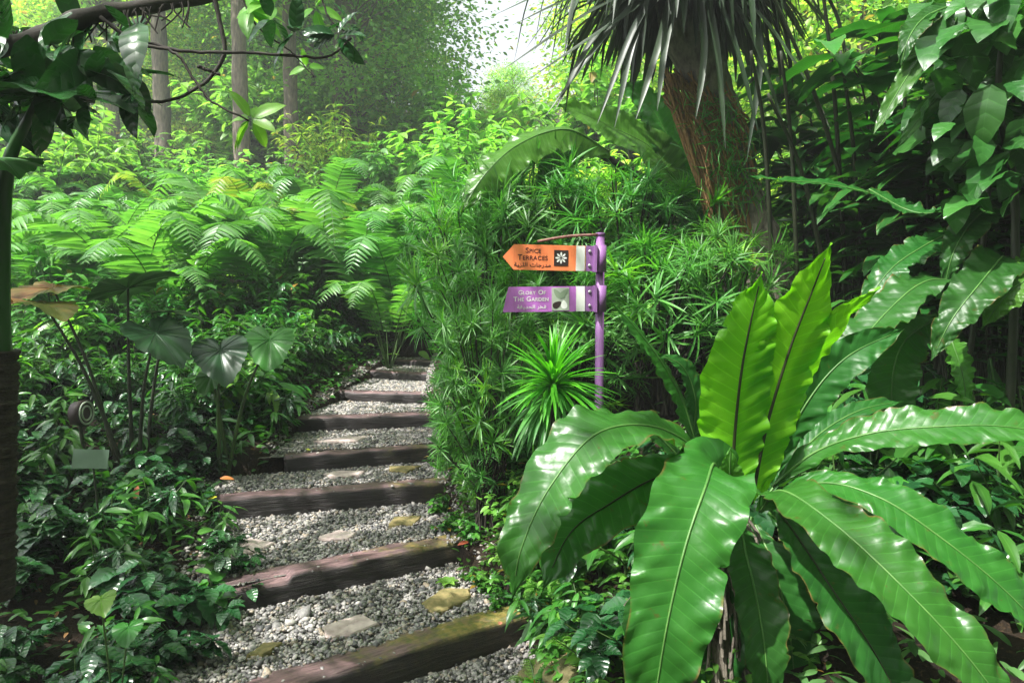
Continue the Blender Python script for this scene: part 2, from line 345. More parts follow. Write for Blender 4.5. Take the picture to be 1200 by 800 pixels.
# loose stones
def pebble():
    t = (1 + 5 ** .5) / 2
    v = nrm(np.array([(-1, t, 0), (1, t, 0), (-1, -t, 0), (1, -t, 0), (0, -1, t), (0, 1, t), (0, -1, -t), (0, 1, -t), (t, 0, -1), (t, 0, 1), (-t, 0, -1), (-t, 0, 1)]))
    f = np.array([(0, 11, 5), (0, 5, 1), (0, 1, 7), (0, 7, 10), (0, 10, 11), (1, 5, 9), (5, 11, 4), (11, 10, 2), (10, 7, 6), (7, 1, 8), (3, 9, 4), (3, 4, 2), (3, 2, 6), (3, 6, 8), (3, 8, 9), (4, 9, 5), (2, 4, 11), (6, 2, 10), (8, 6, 7), (9, 8, 1)])
    return v, f
pv, pf = pebble(); a = Acc()
for q in range(16):
    n = 4000; y = 2.3 + 7.6 * rng.random(n) ** 1.35
    x0, x1 = np.interp(y, *LX), np.interp(y, *RX); x = x0 - .12 + (x1 - x0 + .22) * rng.random(n)
    on = np.zeros(n, bool)
    for (p_, q_, zz) in STEPS:
        yl = p_[1] + (x - p_[0]) * (q_[1] - p_[1]) / (q_[0] - p_[0]); on |= (y > yl - .03) & (y < yl + .165) & (x < q_[0] + .02)
    on &= rng.random(n) > .02; x, y, x0, x1 = x[~on], y[~on], x0[~on], x1[~on]; n = len(x)
    edge = np.minimum(x - x0, x1 - x); ok = (edge > 0) | (rng.random(n) < .35); x, y = x[ok], y[ok]; n = len(x)
    inside = (x > np.interp(y, *LX)) & (x < np.interp(y, *RX))
    z = np.where(inside, tread(x, y) - .004, H(x, y) + .004) + rng.random(n) * .012
    shp = pv * (1 + .22 * rng.normal(size=(12, 1))) * np.array([1.15, .9, .68])
    s = .0086 * np.exp(rng.normal(size=n) * .38)
    d = rdir(rng, n); up = rdir(rng, n) * .6 + [0, 0, 1]
    scatter(a, (shp, pf, np.zeros((12, 2))), np.stack([x, y, z], 1), d * [1, 1, .25], up, s)
tag(a.build('gravel', M['gravel'], smooth=True), 'loose grey and white gravel covering the path treads', kind='stuff')

def noisy_box(L, D, Hh, seed, nx=60, amp=.006):
    """rounded, weathered beam along +X, front at -Y"""
    r = .028; cs = []
    for cx, cz, a0 in ((D - r, -r, 0), (r, -r, 90), (r, -Hh + r, 180), (D - r, -Hh + r, 270)):
        for t in (0, 30, 60, 90):
            an = math.radians(a0 + t); cs.append((cx + r * math.cos(an), cz + r * math.sin(an)))
    extra = []
    for i in range(len(cs)):
        p, q = cs[i], cs[(i + 1) % len(cs)]; extra.append(p)
        if math.dist(p, q) > .05:
            for k in range(1, 5): extra.append((p[0] + (q[0] - p[0]) * k / 5, p[1] + (q[1] - p[1]) * k / 5))
    cs = np.array(extra); k = len(cs); r_ = np.random.default_rng(seed)
    x = np.linspace(0, L, nx); V = np.zeros((nx, k, 3)); V[..., 0] = x[:, None]; V[..., 1] = cs[None, :, 0]; V[..., 2] = cs[None, :, 1]
    ph = r_.random(k) * 6
    V[..., 2] += amp * (noise1(x * 3, seed)[:, None] + .6 * np.sin(x[:, None] * 19 + ph[None])); V[..., 1] += amp * (noise1(x * 2.4, seed + 4)[:, None] + .5 * np.sin(x[:, None] * 15 + ph[None] * 2))
    V[0, :, 0] += .01 * np.sin(ph); V[-1, :, 0] += .01 * np.cos(ph)
    i = np.arange(nx - 1)[:, None] * k; j = np.arange(k)[None]
    F = np.stack([i + j, i + k + j, i + k + (j + 1) % k, i + (j + 1) % k], -1).reshape(-1, 4)
    return V.reshape(-1, 3), [F, np.array([np.arange(k)]), np.array([(nx - 1) * k + np.arange(k)[::-1]])]

step_lab = ['lowest timber step, worn purplish brown with mossy right end, nearest the bottom edge',
            'second timber step from the bottom, split reddish brown top and black face',
            'third timber step from the bottom, long dark grey beam with smooth rounded end',
            'thin low timber step half sunk in gravel, fourth from the bottom',
            'dark timber step beside the left leafy edge, fifth from the bottom',
            'short dark timber step in shade, sixth from the bottom of the path',
            'small dark timber step far up the path, second from the top',
            'topmost timber step where the path vanishes behind bushes']
moss = [.75, .98, 1.15, .85, 1.3, 1.2, 1.2, 1.0]
for k, (A_, B_, z) in enumerate(STEPS):
    A_, B_ = np.array(A_), np.array(B_); L = np.linalg.norm(B_ - A_) + .17; an = math.atan2(B_[1] - A_[1], B_[0] - A_[0])
    D = [.17, .16, .15, .10, .14, .14, .14, .14][k]; a = Acc(); V, F = noisy_box(L, D, .21, k * 3 + 1, amp=.009 if k in (1, 3) else .006)
    if k == 1: V[:, 2] -= np.where((V[:, 0] < .45) & (V[:, 1] < .07), .028, 0) * (V[:, 2] > -.06)
    a.add(V, F); o = a.build('timber_step', timber_mat(moss[k]))
    o.location = (A_[0], A_[1], z + .008); o.rotation_euler = (0, 0, an)
    tag(o, step_lab[k], 'timber step', 'timber steps of the garden path')

def slab(px, py, z, r, seed, mat, lab, sx=1.3, n=5):
    Y = (CAM[2] - z) / ((py - 345) / 850.0); p = P(px, 345, Y); r_ = np.random.default_rng(seed)
    th = np.sort((np.arange(n) + r_.uniform(-.28, .28, n)) * 2 * np.pi / n); rr = r * r_.uniform(.75, 1.15, n)
    c = np.stack([rr * np.cos(th) * sx, rr * np.sin(th)], 1)
    fine = []
    for i in range(n):
        for t in np.linspace(0, 1, 6, endpoint=False):
            q = c[i] * (1 - t) + c[(i + 1) % n] * t; fine.append(q + r_.normal(size=2) * r * .035)
    c = np.array(fine); m = len(c); a = Acc(); rings = []
    for s, zz in ((1, -.03), (1.0, -.002), (.94, .005), (.5, .007)): rings.append(np.column_stack([c * s, np.full(m, zz)]))
    V = np.vstack(rings + [np.array([[0, 0, .007]])]); j = np.arange(m)
    F = np.concatenate([np.stack([i * m + j, i * m + (j + 1) % m, (i + 1) * m + (j + 1) % m, (i + 1) * m + j], -1) for i in range(3)])
    T = np.stack([3 * m + j, 3 * m + (j + 1) % m, np.full(m, 4 * m)], -1)
    a.add(V, [F, T]); o = a.build('flagstone', M[mat], smooth=False); o.location = (p[0], Y, z + .014); o.rotation_euler = (r_.normal() * .03, r_.normal() * .03, r_.random())
    tag(o, lab, 'flagstone', 'flat stones set into the gravel')
slab(287, 648, .13, .125, 1, 'slab', 'pinkish flat stone at the left end of the second gravel tread', 1.2)
slab(388, 635, .13, .10, 2, 'slab', 'small pale pink stone in the middle of the second gravel tread')
slab(404, 746, 0., .12, 3, 'slab', 'pale pink broken stone in the lowest fully visible gravel tread', 1.3)
slab(303, 775, 0., .075, 4, 'slab_moss', 'small brown mossy stone near the bottom edge of the gravel', 1.2, 4)
slab(476, 616, .13, .12, 5, 'slab_moss', 'yellow mossy stone at the right end of the second gravel tread', 1.4, 4)
slab(522, 714, 0., .13, 6, 'slab_moss', 'green and brown mossy stone beside the lowest timber step', 1.4)
slab(472, 553, .26, .12, 7, 'slab_moss', 'yellow mossy stone behind the third timber step', 1.5, 4)
slab(398, 560, .26, .11, 8, 'slab', 'pink flat stone in the gravel behind the third timber step', 1.7)
slab(398, 519, .38, .12, 9, 'slab', 'grey pink stone behind the thin fourth timber step', 2.0)
slab(300, 519, .38, .08, 12, 'slab_moss', 'small greenish stone left in the gravel of the fourth tread', 1.5)


# ------------------------------------------------------------------ plant builders
FU = [0, .06, .18, .35, .55, .75, .9, 1]
PROF = dict(nest=[.10, .22, .55, .86, 1, .88, .52, .02], up=[.10, .26, .72, .98, 1, .78, .40, .02],
            blade=[.25, .45, .8, 1, .95, .7, .4, .02], banana=[.3, .7, .95, 1, 1, .85, .5, .03])
def frond(parent, pts, width, nh, mat, prof='nest', seed=0, fold=.22, wave=.05, rib='rib_pale', ribr=.0038, n=120, nv=9, name='frond', lab=None, curl=0., vn=9.5):
    o_ = np.array(parent.location); pts = np.asarray(pts, float) - o_
    c = spline(pts, n); s = np.r_[0, np.cumsum(np.linalg.norm(np.diff(c, axis=0), axis=1))]; u = s / s[-1]; Lr = s[-1]
    T = nrm(np.gradient(c, axis=0)); S = nrm(np.cross(T, np.asarray(nh, float))); Nn = np.cross(S, T)
    uu = np.linspace(0, 1, 400); pr = np.interp(uu, FU, PROF[prof]); ker = np.hanning(41); ker /= ker.sum()
    pr = np.convolve(np.pad(pr, 20, 'edge'), ker, 'valid'); pr = np.interp(u, uu, pr) * np.clip((1 - u) * 14, 0, 1) ** .6
    v = np.linspace(-1, 1, 2 * nv + 1); V = np.zeros((n, len(v), 3)); rn = np.random.default_rng(seed)
    for j, vv in enumerate(v):
        sd_ = seed + (3.7 if vv > 0 else 0)
        ed = 1 + .09 * noise1(u * vn, sd_) * abs(vv) + .025 * np.sin(u * 60 + sd_ * 2) * abs(vv) ** 2
        for q_ in range(2):   # small tears in the margin
            u0 = (math.sin(sd_ * 12.9 + q_ * 78.2) * 43758.5) % 1 * .8 + .15; dp = (math.sin(sd_ * 3.3 + q_ * 7.1) * 977.3) % 1
            ed = ed - .30 * dp * abs(vv) ** 6 * np.exp(-((u - u0) / .006) ** 2)
        hw = width / 2 * pr * ed
        f = fold * (.85 + .3 * noise1(u * 4, sd_ + 9))
        z = hw * abs(vv) * f - curl * hw * vv * vv + .025 * width * abs(vv) ** 3 * np.sin(u * 55 * Lr + sd_ + 3 * noise1(u * 8, sd_)) + 1.5 * wave * width * abs(vv) ** 1.6 * noise1(u * vn * 1.3 + 1.0 * abs(vv), sd_ + 2) * np.clip(u * 4, 0, 1)
        z = z + width * (.5 + .5 * noise1(u * 6, sd_ + 8)) * .013 * np.sin(u * Lr * 95 - abs(vv) * 4 + 2.2 * noise1(u * 11, sd_)) * abs(vv) ** .5 + .035 * width * noise1(u * 22 - abs(vv) * 3, sd_ + 6) * abs(vv) + .02 * width * noise1(u * 41 - abs(vv) * 4, sd_ + 3) * abs(vv)
        V[:, j] = c + S * (hw * vv)[:, None] * math.cos(math.atan(fold)) + Nn * z[:, None]
    UV = np.stack([np.broadcast_to(u[:, None] * Lr, V.shape[:2]), np.broadcast_to(v[None], V.shape[:2])], -1).reshape(-1, 2)
    a = Acc(); a.add(V.reshape(-1, 3), grid_faces(n, len(v)), 0, UV); o = a.build(name, M[mat], parent)
    if lab: o['label'] = lab
    if rib:
        a = Acc(); m = int(n * .93); tube(a, (c + Nn * .0015)[:m], ribr * np.linspace(1.3, .35, m), 6); a.build('midrib', M[rib], o)
    return o

def PP(l): return [P(*q) for q in l]

HT = np.radians([0, 18, 40, 65, 90, 115, 140, 158, 170, 180]); HR = [1, .86, .70, .62, .60, .64, .66, .56, .34, .10]
def heart_leaf(parent, att, tip, nh, size, mat, seed=0, curl=.25, wave=.06, name='leaf', wide=1.0, lab=None):
    o_ = np.array(parent.location); T = nrm(np.asarray(tip, float)); S = nrm(np.cross(T, nh)); Nn = np.cross(S, T); att = np.asarray(att, float) - o_
    nt_, nr = 97, 14; th = np.linspace(-np.pi, np.pi, nt_); R = np.interp(np.abs(th), HT, HR) * size * (1 + .025 * np.sin(th * 23 + seed))
    r = np.linspace(.001, 1, nr); X = R[:, None] * r[None] * np.sin(th)[:, None] * wide; Y = R[:, None] * r[None] * np.cos(th)[:, None]
    Z = -curl * (.8 * X ** 2 + Y ** 2) / size + .18 * np.abs(X) + .014 * size * np.abs(np.sin(th * 6.5))[:, None] * r[None] * 1.6 + wave * size * r[None] ** 2 * noise1(th * 3 + seed, seed)[:, None]
    V = att + X[..., None] * S + Y[..., None] * T + Z[..., None] * Nn
    a = Acc(); a.add(V.reshape(-1, 3), grid_faces(nt_, nr), 0, np.stack([np.broadcast_to(r[None], X.shape), np.broadcast_to(th[:, None], X.shape)], -1).reshape(-1, 2))
    for t in (0, .7, -.7, 1.4, -1.4, 2.2, -2.2):   # raised main veins
        i = int(np.argmin(abs(th - t))); tube(a, V[i] + Nn * .001, np.linspace(.006, .001, nr) * size / .4, 5)
    o = a.build(name, M[mat], parent)
    if lab: o['label'] = lab
    return o
def stalk(parent, pts, r, mat='stalk', name='stalk'):
    a = Acc(); c = spline(np.asarray(pts, float) - np.array(parent.location), 16); tube(a, c, np.linspace(r[0], r[1], 16), 8); return a.build(name, M[mat], parent)

L_lin = leaf(w=.068, nu=5, peak=.45, fold=.5, droop=.22, base=.25)
L_ov = leaf(w=.42, nu=7, nv=2, peak=.42, fold=.25, droop=.28, wave=.05)
L_wide = leaf(w=.62, nu=8, nv=2, peak=.4, fold=.22, droop=.35, wave=.06)
L_lan = leaf(w=.24, nu=8, nv=2, peak=.42, fold=.3, droop=.35, wave=.05)
L_far = leaf(w=.5, nu=4, nv=1, peak=.45, fold=.3, droop=.2)
L_strap = leaf(w=.07, nu=12, nv=1, peak=.5, fold=.45, droop=.0, base=.4)

def whorl_shrub(seed, R, Ht, tips, ll=.175, mat='whorl', per=30, new=.16):
    r = np.random.default_rng(seed); root = thing('narrow_leaf_shrub', (0, 0, 0), None, 'shrub', 'narrow leaved shrubs beside the signpost')
    a, st = Acc(), Acc(); g = nrm(r.normal(size=(tips, 3)) + [0, 0, .25]); rad = r.uniform(.55, 1, tips) ** .5
    rad = rad * (1 + .22 * np.sin(3 * np.arctan2(g[:, 1], g[:, 0]) + seed) + .12 * np.sin(5 * g[:, 2] + seed)); C = g * rad[:, None] * [R, R, Ht * .44] + [0, 0, Ht * .60]; C[:, 2] = np.maximum(C[:, 2], .2)
    for i in range(tips):
        c = C[i]; ax = nrm(g[i] * [1, 1, .6] + [0, 0, .75] + r.normal(size=3) * .25); n = int(per * r.uniform(.6, 1.25)); szf = r.uniform(.65, 1.35)
        ph = r.random(n) * 6.283; el = np.radians(r.uniform(-25, 75, n)); e1 = nrm(np.cross(ax, [.3, .2, 1])); e2 = np.cross(ax, e1)
        d = np.cos(el)[:, None] * (np.cos(ph)[:, None] * e1 + np.sin(ph)[:, None] * e2) + np.sin(el)[:, None] * ax
        scatter(a, L_lin, c - ax * (r.random(n) * .07)[:, None], d, np.broadcast_to(ax, d.shape) + d * .1, ll * szf * r.uniform(.65, 1.15, n), 1 if r.random() < new else 0)
        if i % 2 == 0:
            b = np.array([r.normal() * .07, r.normal() * .07, 0]); tube(st, spline([b, b * .4 + c * [.35, .35, .5], c], 7), np.linspace(.012, .004, 7), 5, cap=False)
    a.build('foliage', [M[mat], M['whorl_new']], root); st.build('stems', M['twig'], root); root.children[1].name = 'branches'
    return root

L_pin = leaf(w=.17, nu=6, nv=1, peak=.3, fold=.25, droop=.22, base=.5)
def fern_plant(seed, n_f=11, L=1.0, mat='fern', upright=.55, style='lacy'):
    r = np.random.default_rng(seed); root = thing('feathery_fern', (0, 0, 0), None, 'fern', None); a, st = Acc(), Acc()
    for k in range(n_f):
        ph = 6.283 * (k + r.random() * .7) / n_f; l = L * r.uniform(.75, 1.15); up = upright * r.uniform(.8, 1.3); h = np.array([np.cos(ph), np.sin(ph), 0])
        c = spline([[0, 0, 0], h * l * .3 + [0, 0, l * up * .8], h * l * .68 + [0, 0, l * up * 1.12], h * l * 1.02 + [0, 0, l * up * r.uniform(.6, .95)]], 20)
        tube(st, c, np.linspace(.007, .0015, 20), 4, cap=False)
        T = nrm(np.gradient(c, axis=0)); S = nrm(np.cross(T, [0, 0, 1.])); Nn = np.cross(S, T)
        for i in range(4, 20):
            u = (i - 4) / 15.; pl = l * .27 * np.interp(u, [0, .12, .35, .7, 1], [.5, .9, 1, .6, .06]) * r.uniform(.9, 1.08)
            for sgn in (-1, 1):
                dr = nrm(S[i] * sgn + T[i] * .45 + Nn[i] * r.normal() * .12 - [0, 0, .12]); m = 7
                if style == 'pinnate':
                    scatter(a, L_pin, [c[i]], [dr], [Nn[i] + r.normal(size=3) * .12], pl * 1.05, 0); scatter(a, L_pin, [(c[i] + c[min(i + 1, 19)]) / 2], [dr], [Nn[i] + r.normal(size=3) * .12], pl, 0); continue
                q = np.linspace(.08, 1, m); base = c[i] + dr * (q * pl)[:, None] - np.array([0, 0, .10 * pl]) * (q ** 2)[:, None]
                s2 = nrm(np.cross(dr, Nn[i]))
                for s3 in (-1, 1):
                    dd = nrm(np.tile(s2 * s3 + dr * .55, (m, 1)) + r.normal(size=(m, 3)) * .08)
                    scatter(a, L_far4, base, dd, np.tile(Nn[i], (m, 1)), pl * .30 * np.interp(q, [0, .3, 1], [.9, 1, .35]) , 0)
    a.build('fronds', M[mat], root).name = 'foliage'; st.build('stalks', M['stem'], root).name = 'frond_stalk'
    return root
L_far4 = (np.array([[0, 0, 0], [-.22, .4, .03], [.22, .4, .03], [0, 1, -.08]]), np.array([[0, 2, 3, 1]]), np.array([[0, 0], [.5, -1], [.5, 1], [1, 0]]))

def leafy(seed, R, Ht, stems, per, ll, proto, mats, name='leafy_shrub', cat='shrub', droop=.2, start=.35, mixp=0., erect=.5, stemmat='stem'):
    r = np.random.default_rng(seed); root = thing(name, (0, 0, 0), None, cat); a, st = Acc(), Acc()
    for k in range(stems):
        ph = r.random() * 6.283; rad = R * math.sqrt(r.random()); hh = Ht * r.uniform(.55, 1) * (1 - .3 * rad / R)
        b = np.array([math.cos(ph), math.sin(ph), 0]) * rad * .3; t = np.array([math.cos(ph), math.sin(ph), 0]) * rad + [0, 0, hh]
        c = spline([b, b + [0, 0, hh * erect], t], 12); tube(st, c, np.linspace(.006, .002, 12) * (Ht ** .5 + .4), 4, cap=False)
        f = r.uniform(start, 1, per); f[-3:] = 1; i = (f * 11).astype(int); pos = c[i]; pa = r.random(per) * 6.283
        d = np.stack([np.cos(pa), np.sin(pa), r.normal(.18, .3, per) - droop], 1) + np.array([math.cos(ph), math.sin(ph), 0]) * .5 * rad / max(R, .01)
        up = np.array([0, 0, 1.]) + r.normal(size=(per, 3)) * .22
        scatter(a, proto, pos + nrm(d) * ll * .08, d, up, ll * r.uniform(.6, 1.15, per), 1 if r.random() < mixp else 0)
    a.build('foliage', [M[m] for m in mats], root); o = st.build('branches', M[stemmat], root)
    return root

def ginger(seed, stems, Ht, ll, mats, lean=(0, 0), spread=.3, name='ginger_plant', w=L_lan, per=16):
    r = np.random.default_rng(seed); root = thing(name, (0, 0, 0), None, 'plant'); a, st = Acc(), Acc()
    for k in range(stems):
        b = np.array([r.normal() * spread * .4, r.normal() * spread * .4, 0]); h = Ht * r.uniform(.7, 1.08); ph = r.random() * 6.283
        dx = np.array([math.cos(ph), math.sin(ph), 0]) * spread * r.uniform(.6, 1.6) + np.array([lean[0], lean[1], 0]) * h
        c = spline([b, b + dx * .25 + [0, 0, h * .5], b + dx * .65 + [0, 0, h * .9], b + dx * 1.2 + [0, 0, h]], 30); tube(st, c, np.linspace(.013, .004, 30), 6, cap=False)
        T = nrm(np.gradient(c, axis=0)); pl = nrm(np.array([math.cos(ph + 1.3), math.sin(ph + 1.3), 0]))
        i = np.linspace(9, 29, per).astype(int); sg = np.where(np.arange(per) % 2, 1, -1)[:, None]
        d = T[i] * .55 + pl * sg + r.normal(size=(per, 3)) * .15 + [0, 0, -.05]
        scatter(a, w, c[i], d, np.cross(np.cross(d, [0, 0, 1.]), d) + r.normal(size=(per, 3)) * .15, ll * r.uniform(.7, 1.1, per), 1 if r.random() < .25 else 0)
    a.build('foliage', [M[m] for m in mats], root); st.build('stems', M['stem_dark'], root).name = 'canes'
    return root

def tree(seed, Ht, cz, cr, clumps, per, ll, mats, tr=.16, bark='bark', name='forest_tree', lean=0.0, flat=.55, proto=None):
    r = np.random.default_rng(seed); root = thing(name, (0, 0, 0), None, 'tree'); st, a = Acc(), Acc()
    top = np.array([lean * Ht + r.normal() * .2, r.normal() * .2, Ht])
    tc = spline([[0, 0, -.3], [r.normal() * .1 + lean * Ht * .3, r.normal() * .1, Ht * .35], [lean * Ht * .6 + r.normal() * .15, 0, Ht * .7], top], 30)
    tube(st, tc, tr * np.interp(np.linspace(0, 1, 30), [0, .06, .5, 1], [1.35, 1.05, .8, .25]) * (1 + .07 * np.sin(np.arange(30) * 1.9 + seed)), 12)
    g = nrm(r.normal(size=(clumps, 3))); rad = r.uniform(.35, 1, (clumps, 1)) ** .6; C = g * rad * [cr, cr, cr * flat * 1.35] + [top[0] * .8, 0, cz]
    for i in range(clumps):
        c = C[i]
        if i % 3 == 0:
            b = tc[int(np.clip((c[2] / Ht - .15) * 29, 6, 28))]; tube(st, spline([b, b * .45 + c * .55 + [0, 0, .25], c], 8), np.linspace(tr * .28, .012, 8), 5, cap=False)
        sz = cr * r.uniform(.10, .24); n = int(per * r.uniform(.6, 1.3)); q = r.normal(size=(n, 3)) * [sz, sz, sz * .42]
        d = nrm(q * [1, 1, .4] + r.normal(size=(n, 3)) * sz * .8 + [0, 0, -.15 * sz])
        scatter(a, proto or L_far, c + q, d, r.normal(size=(n, 3)) * .55 + [0, 0, 1], ll * r.uniform(.6, 1.25, n), 1 if r.random() < .3 else 0)
    a.build('crown', [M[m] for m in mats], root); st.build('trunk', M[bark], root)
    return root

# ------------------------------------------------------------------ background forest
tD = Proto(tree(10, 13, 10.0, 4.2, 110, 100, .22, ['tree', 'tree_gold'], tr=.24))
tA = Proto(tree(11, 11, 6.0, 4.2, 230, 110, .20, ['tree', 'tree_gold'], flat=.95))
tB = Proto(tree(12, 9, 4.8, 3.6, 210, 110, .18, ['tree', 'tree_dark'], tr=.13, flat=1.0))
tC = Proto(tree(13, 7.5, 3.9, 3.1, 190, 110, .17, ['tree_gold', 'tree'], tr=.11, flat=.95))
forest = [(tD, 198, 22, 1.0, 'tall grey trunked tree at the far left behind the hazy shrubs'), (tD, 288, 16.5, .75, 'slim dark trunked tree standing behind the golden ferns left of centre'),
          (tD, 402, 21, 1.1, 'forest tree with pale orange lit trunk behind the centre left ferns'), (tD, 372, 24, 1.2, 'forest tree with bare pale trunk just left of the orange lit trunk'),
          (tC, 120, 28, 1.3, 'light green tree between the taro leaf and the tall grey trunk'),
          (tA, 375, 30, 1.2, 'broad green tree left of the white sky gap'), (tB, 414, 22, .95, 'dense mid green tree under the left edge of the sky gap'),
          (tC, 585, 27, .36, 'low yellow green tree right below the sky gap'), (tC, 750, 19, .75, 'sunlit yellow green tree behind the hanging strap leaves'),
          (tA, 830, 30, 1.1, 'far tree behind the leaning trunk'), (tB, 930, 20, 1.0, 'green tree seen between the dark canes at right'),
          (tC, 1010, 15, 1.0, 'golden green tree top at upper right behind the canes'), (tA, 1120, 18, 1.0, 'dark green tree filling the upper right corner'),
          (tB, 1260, 15, 1.1, 'tree at the right edge behind the large dark leaves'),
          (tC, 230, 42, 1.9, 'big far tree filling the hazy gap right of the grey trunk'), (tB, 370, 42, 1.7, 'far tall tree high above the centre left ferns'),
          (tA, 800, 44, 1.4, 'far pale tree right of the sky gap'), (tB, 20, 42, 1.7, 'far tall tree in the haze at upper left'),
          (tC, 330, 33, 1.5, 'yellow green tree behind the slim dark trunk'), (tB, 950, 42, 1.6, 'far tree behind the upper right canes'), (tA, 1150, 42, 1.6, 'farthest tree at upper right'),
          (tD, 345, 19, .8, 'pale bare trunk tree just right of the slim dark one'), (tD, 452, 27, 1.0, 'far bare trunked tree left of the dense mid green tree'), (tD, 140, 27, 1.0, 'far bare trunked tree left of the tall grey trunk'), (tB, 170, 31, .9, 'low dark tree behind the tall grey trunk'), (tC, 250, 27, .8, 'low green tree between the grey trunk and the slim one'), (tB, 330, 26, .8, 'low tree right of the slim dark trunk'), (tC, 465, 25, .72, 'light green low tree right of the orange lit trunk'),
          (tA, 600, 36, .36, 'distant low tree right under the sky gap'), (tB, 850, 24, 1.2, 'dark green tree behind the leaning trunk crown'), (tB, 90, 52, 2.2, 'very far tree at upper left'), (tA, 340, 55, 2.3, 'very far tree above the slim trunk'), (tB, 760, 36, 1.3, 'tree far behind the strap leaves'), (tA, 1040, 30, 1.3, 'tree far behind the golden green tree top'), (tB, 400, 56, 2.0, 'very far tree left of the sky gap')]
for i, (pr, px, Y, sc, lab) in enumerate(forest):
    pr.put(GP(px, Y), rz=i * 1.9, sc=sc, label=lab, group='trees of the forest behind')
tE = tree(15, 8.0, 6.6, 2.7, 50, 70, .19, ['tree', 'tree_dark'], tr=.15, flat=.5)  # out of view; crown added to cast dappled shade on path and undergrowth
tE.location = G(-4.4, 1.6); tag(tE, 'unseen tree left of the view, crown added for shade, whose dark branch reaches over the upper left corner', 'tree'); tE.name = 'shade_tree'
for i, (x, y, sc, lab) in enumerate([(1.0, -5.0, 1.1, 'unseen tree added behind the viewpoint to keep skylight off the nest fern'), (5.6, -3.0, 1.1, 'unseen tree added behind and right of the viewpoint to block skylight over the right bank'), (-3.6, -6.0, 1.0, 'unseen tree added behind and left of the viewpoint to block skylight'), (8.2, 3.4, 1.15, 'unseen tree added beyond the right edge of the view to block skylight over the ginger plants')]):  # trees out of view, added to darken sky reflections and fill on the fronds
    tB.put(G(x, y), rz=i * 2.0, sc=sc, label=lab, group='unseen trees added round the viewpoint to block skylight')
# understorey shrubs in front of the trees
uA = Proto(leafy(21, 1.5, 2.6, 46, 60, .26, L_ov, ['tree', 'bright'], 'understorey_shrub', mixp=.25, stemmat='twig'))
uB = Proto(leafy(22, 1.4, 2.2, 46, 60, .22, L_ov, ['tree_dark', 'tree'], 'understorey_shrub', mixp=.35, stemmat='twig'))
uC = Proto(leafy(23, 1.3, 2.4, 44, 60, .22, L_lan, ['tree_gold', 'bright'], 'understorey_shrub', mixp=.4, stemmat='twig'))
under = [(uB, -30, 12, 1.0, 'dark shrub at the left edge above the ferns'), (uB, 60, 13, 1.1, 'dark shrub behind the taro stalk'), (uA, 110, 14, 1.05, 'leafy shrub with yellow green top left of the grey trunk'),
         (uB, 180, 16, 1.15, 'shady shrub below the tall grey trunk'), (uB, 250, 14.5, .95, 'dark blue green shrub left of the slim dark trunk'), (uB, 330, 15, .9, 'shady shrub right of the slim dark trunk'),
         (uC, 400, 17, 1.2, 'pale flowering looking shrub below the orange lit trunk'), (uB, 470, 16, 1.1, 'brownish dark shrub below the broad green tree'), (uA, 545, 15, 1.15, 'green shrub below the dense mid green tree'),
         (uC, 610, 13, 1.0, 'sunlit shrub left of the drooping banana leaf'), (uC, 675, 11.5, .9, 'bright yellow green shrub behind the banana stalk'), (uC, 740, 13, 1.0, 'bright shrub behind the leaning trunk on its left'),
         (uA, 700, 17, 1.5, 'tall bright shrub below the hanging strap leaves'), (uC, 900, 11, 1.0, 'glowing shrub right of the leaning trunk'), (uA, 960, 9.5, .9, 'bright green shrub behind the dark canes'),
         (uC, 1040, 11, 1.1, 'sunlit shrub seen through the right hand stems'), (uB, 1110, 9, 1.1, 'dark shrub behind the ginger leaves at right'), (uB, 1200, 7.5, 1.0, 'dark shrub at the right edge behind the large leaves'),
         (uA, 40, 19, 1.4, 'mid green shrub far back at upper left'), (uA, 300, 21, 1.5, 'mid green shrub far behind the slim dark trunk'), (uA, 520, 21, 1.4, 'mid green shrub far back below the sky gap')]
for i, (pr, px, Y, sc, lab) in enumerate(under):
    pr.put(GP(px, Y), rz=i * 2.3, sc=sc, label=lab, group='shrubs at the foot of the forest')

# ------------------------------------------------------------------ fern bank on the left slope
fA, fB, fC = Proto(fern_plant(31, 9, 1.25, upright=.75, style='pinnate')), Proto(fern_plant(32, 9, 1.1, upright=.95, style='pinnate')), Proto(fern_plant(33, 9, 1.2, 'fern_gold', .85, style='pinnate'))
fD = Proto(fern_plant(34, 9, 1.2, 'fern_lime', .8, style='pinnate'))
fl = 'bright green feathery fern in the dense bank left of the path'
for i, (px, Y) in enumerate([(20, 9), (90, 9.5), (160, 8.7), (230, 9.4), (310, 9.4), (375, 9.9), (425, 10.2), (470, 9.8), (60, 11), (130, 11.5), (200, 10.6), (270, 11.2), (340, 10.8), (410, 11.3), (480, 11),
                              (530, 10.5), (80, 8.2), (200, 8.2), (10, 12.6), (170, 13), (250, 12.8), (380, 12.8), (450, 13), (520, 12.7), (560, 11.5), (0, 7.8), (455, 9.0)]):
    (fB, fA, fD)[i % 3].put(GP(px, Y), rz=i * 1.7, sc=(1.0 + .35 * ((i * 37) % 10) / 10) * (.8 if Y < 8.7 else 1.05), label=fl, group='ferns of the left bank')
for px, Y, lab in ((310, 11.6, 'golden yellow fern below the slim dark trunk'), (372, 12.2, 'reddish gold fern right of the golden yellow one'), (215, 12.2, 'lime green fern standing highest on the bank at left')):
    fC.put(GP(px, Y, .1), rz=px, sc=1.0, label=lab, group='golden ferns on the crest of the bank')
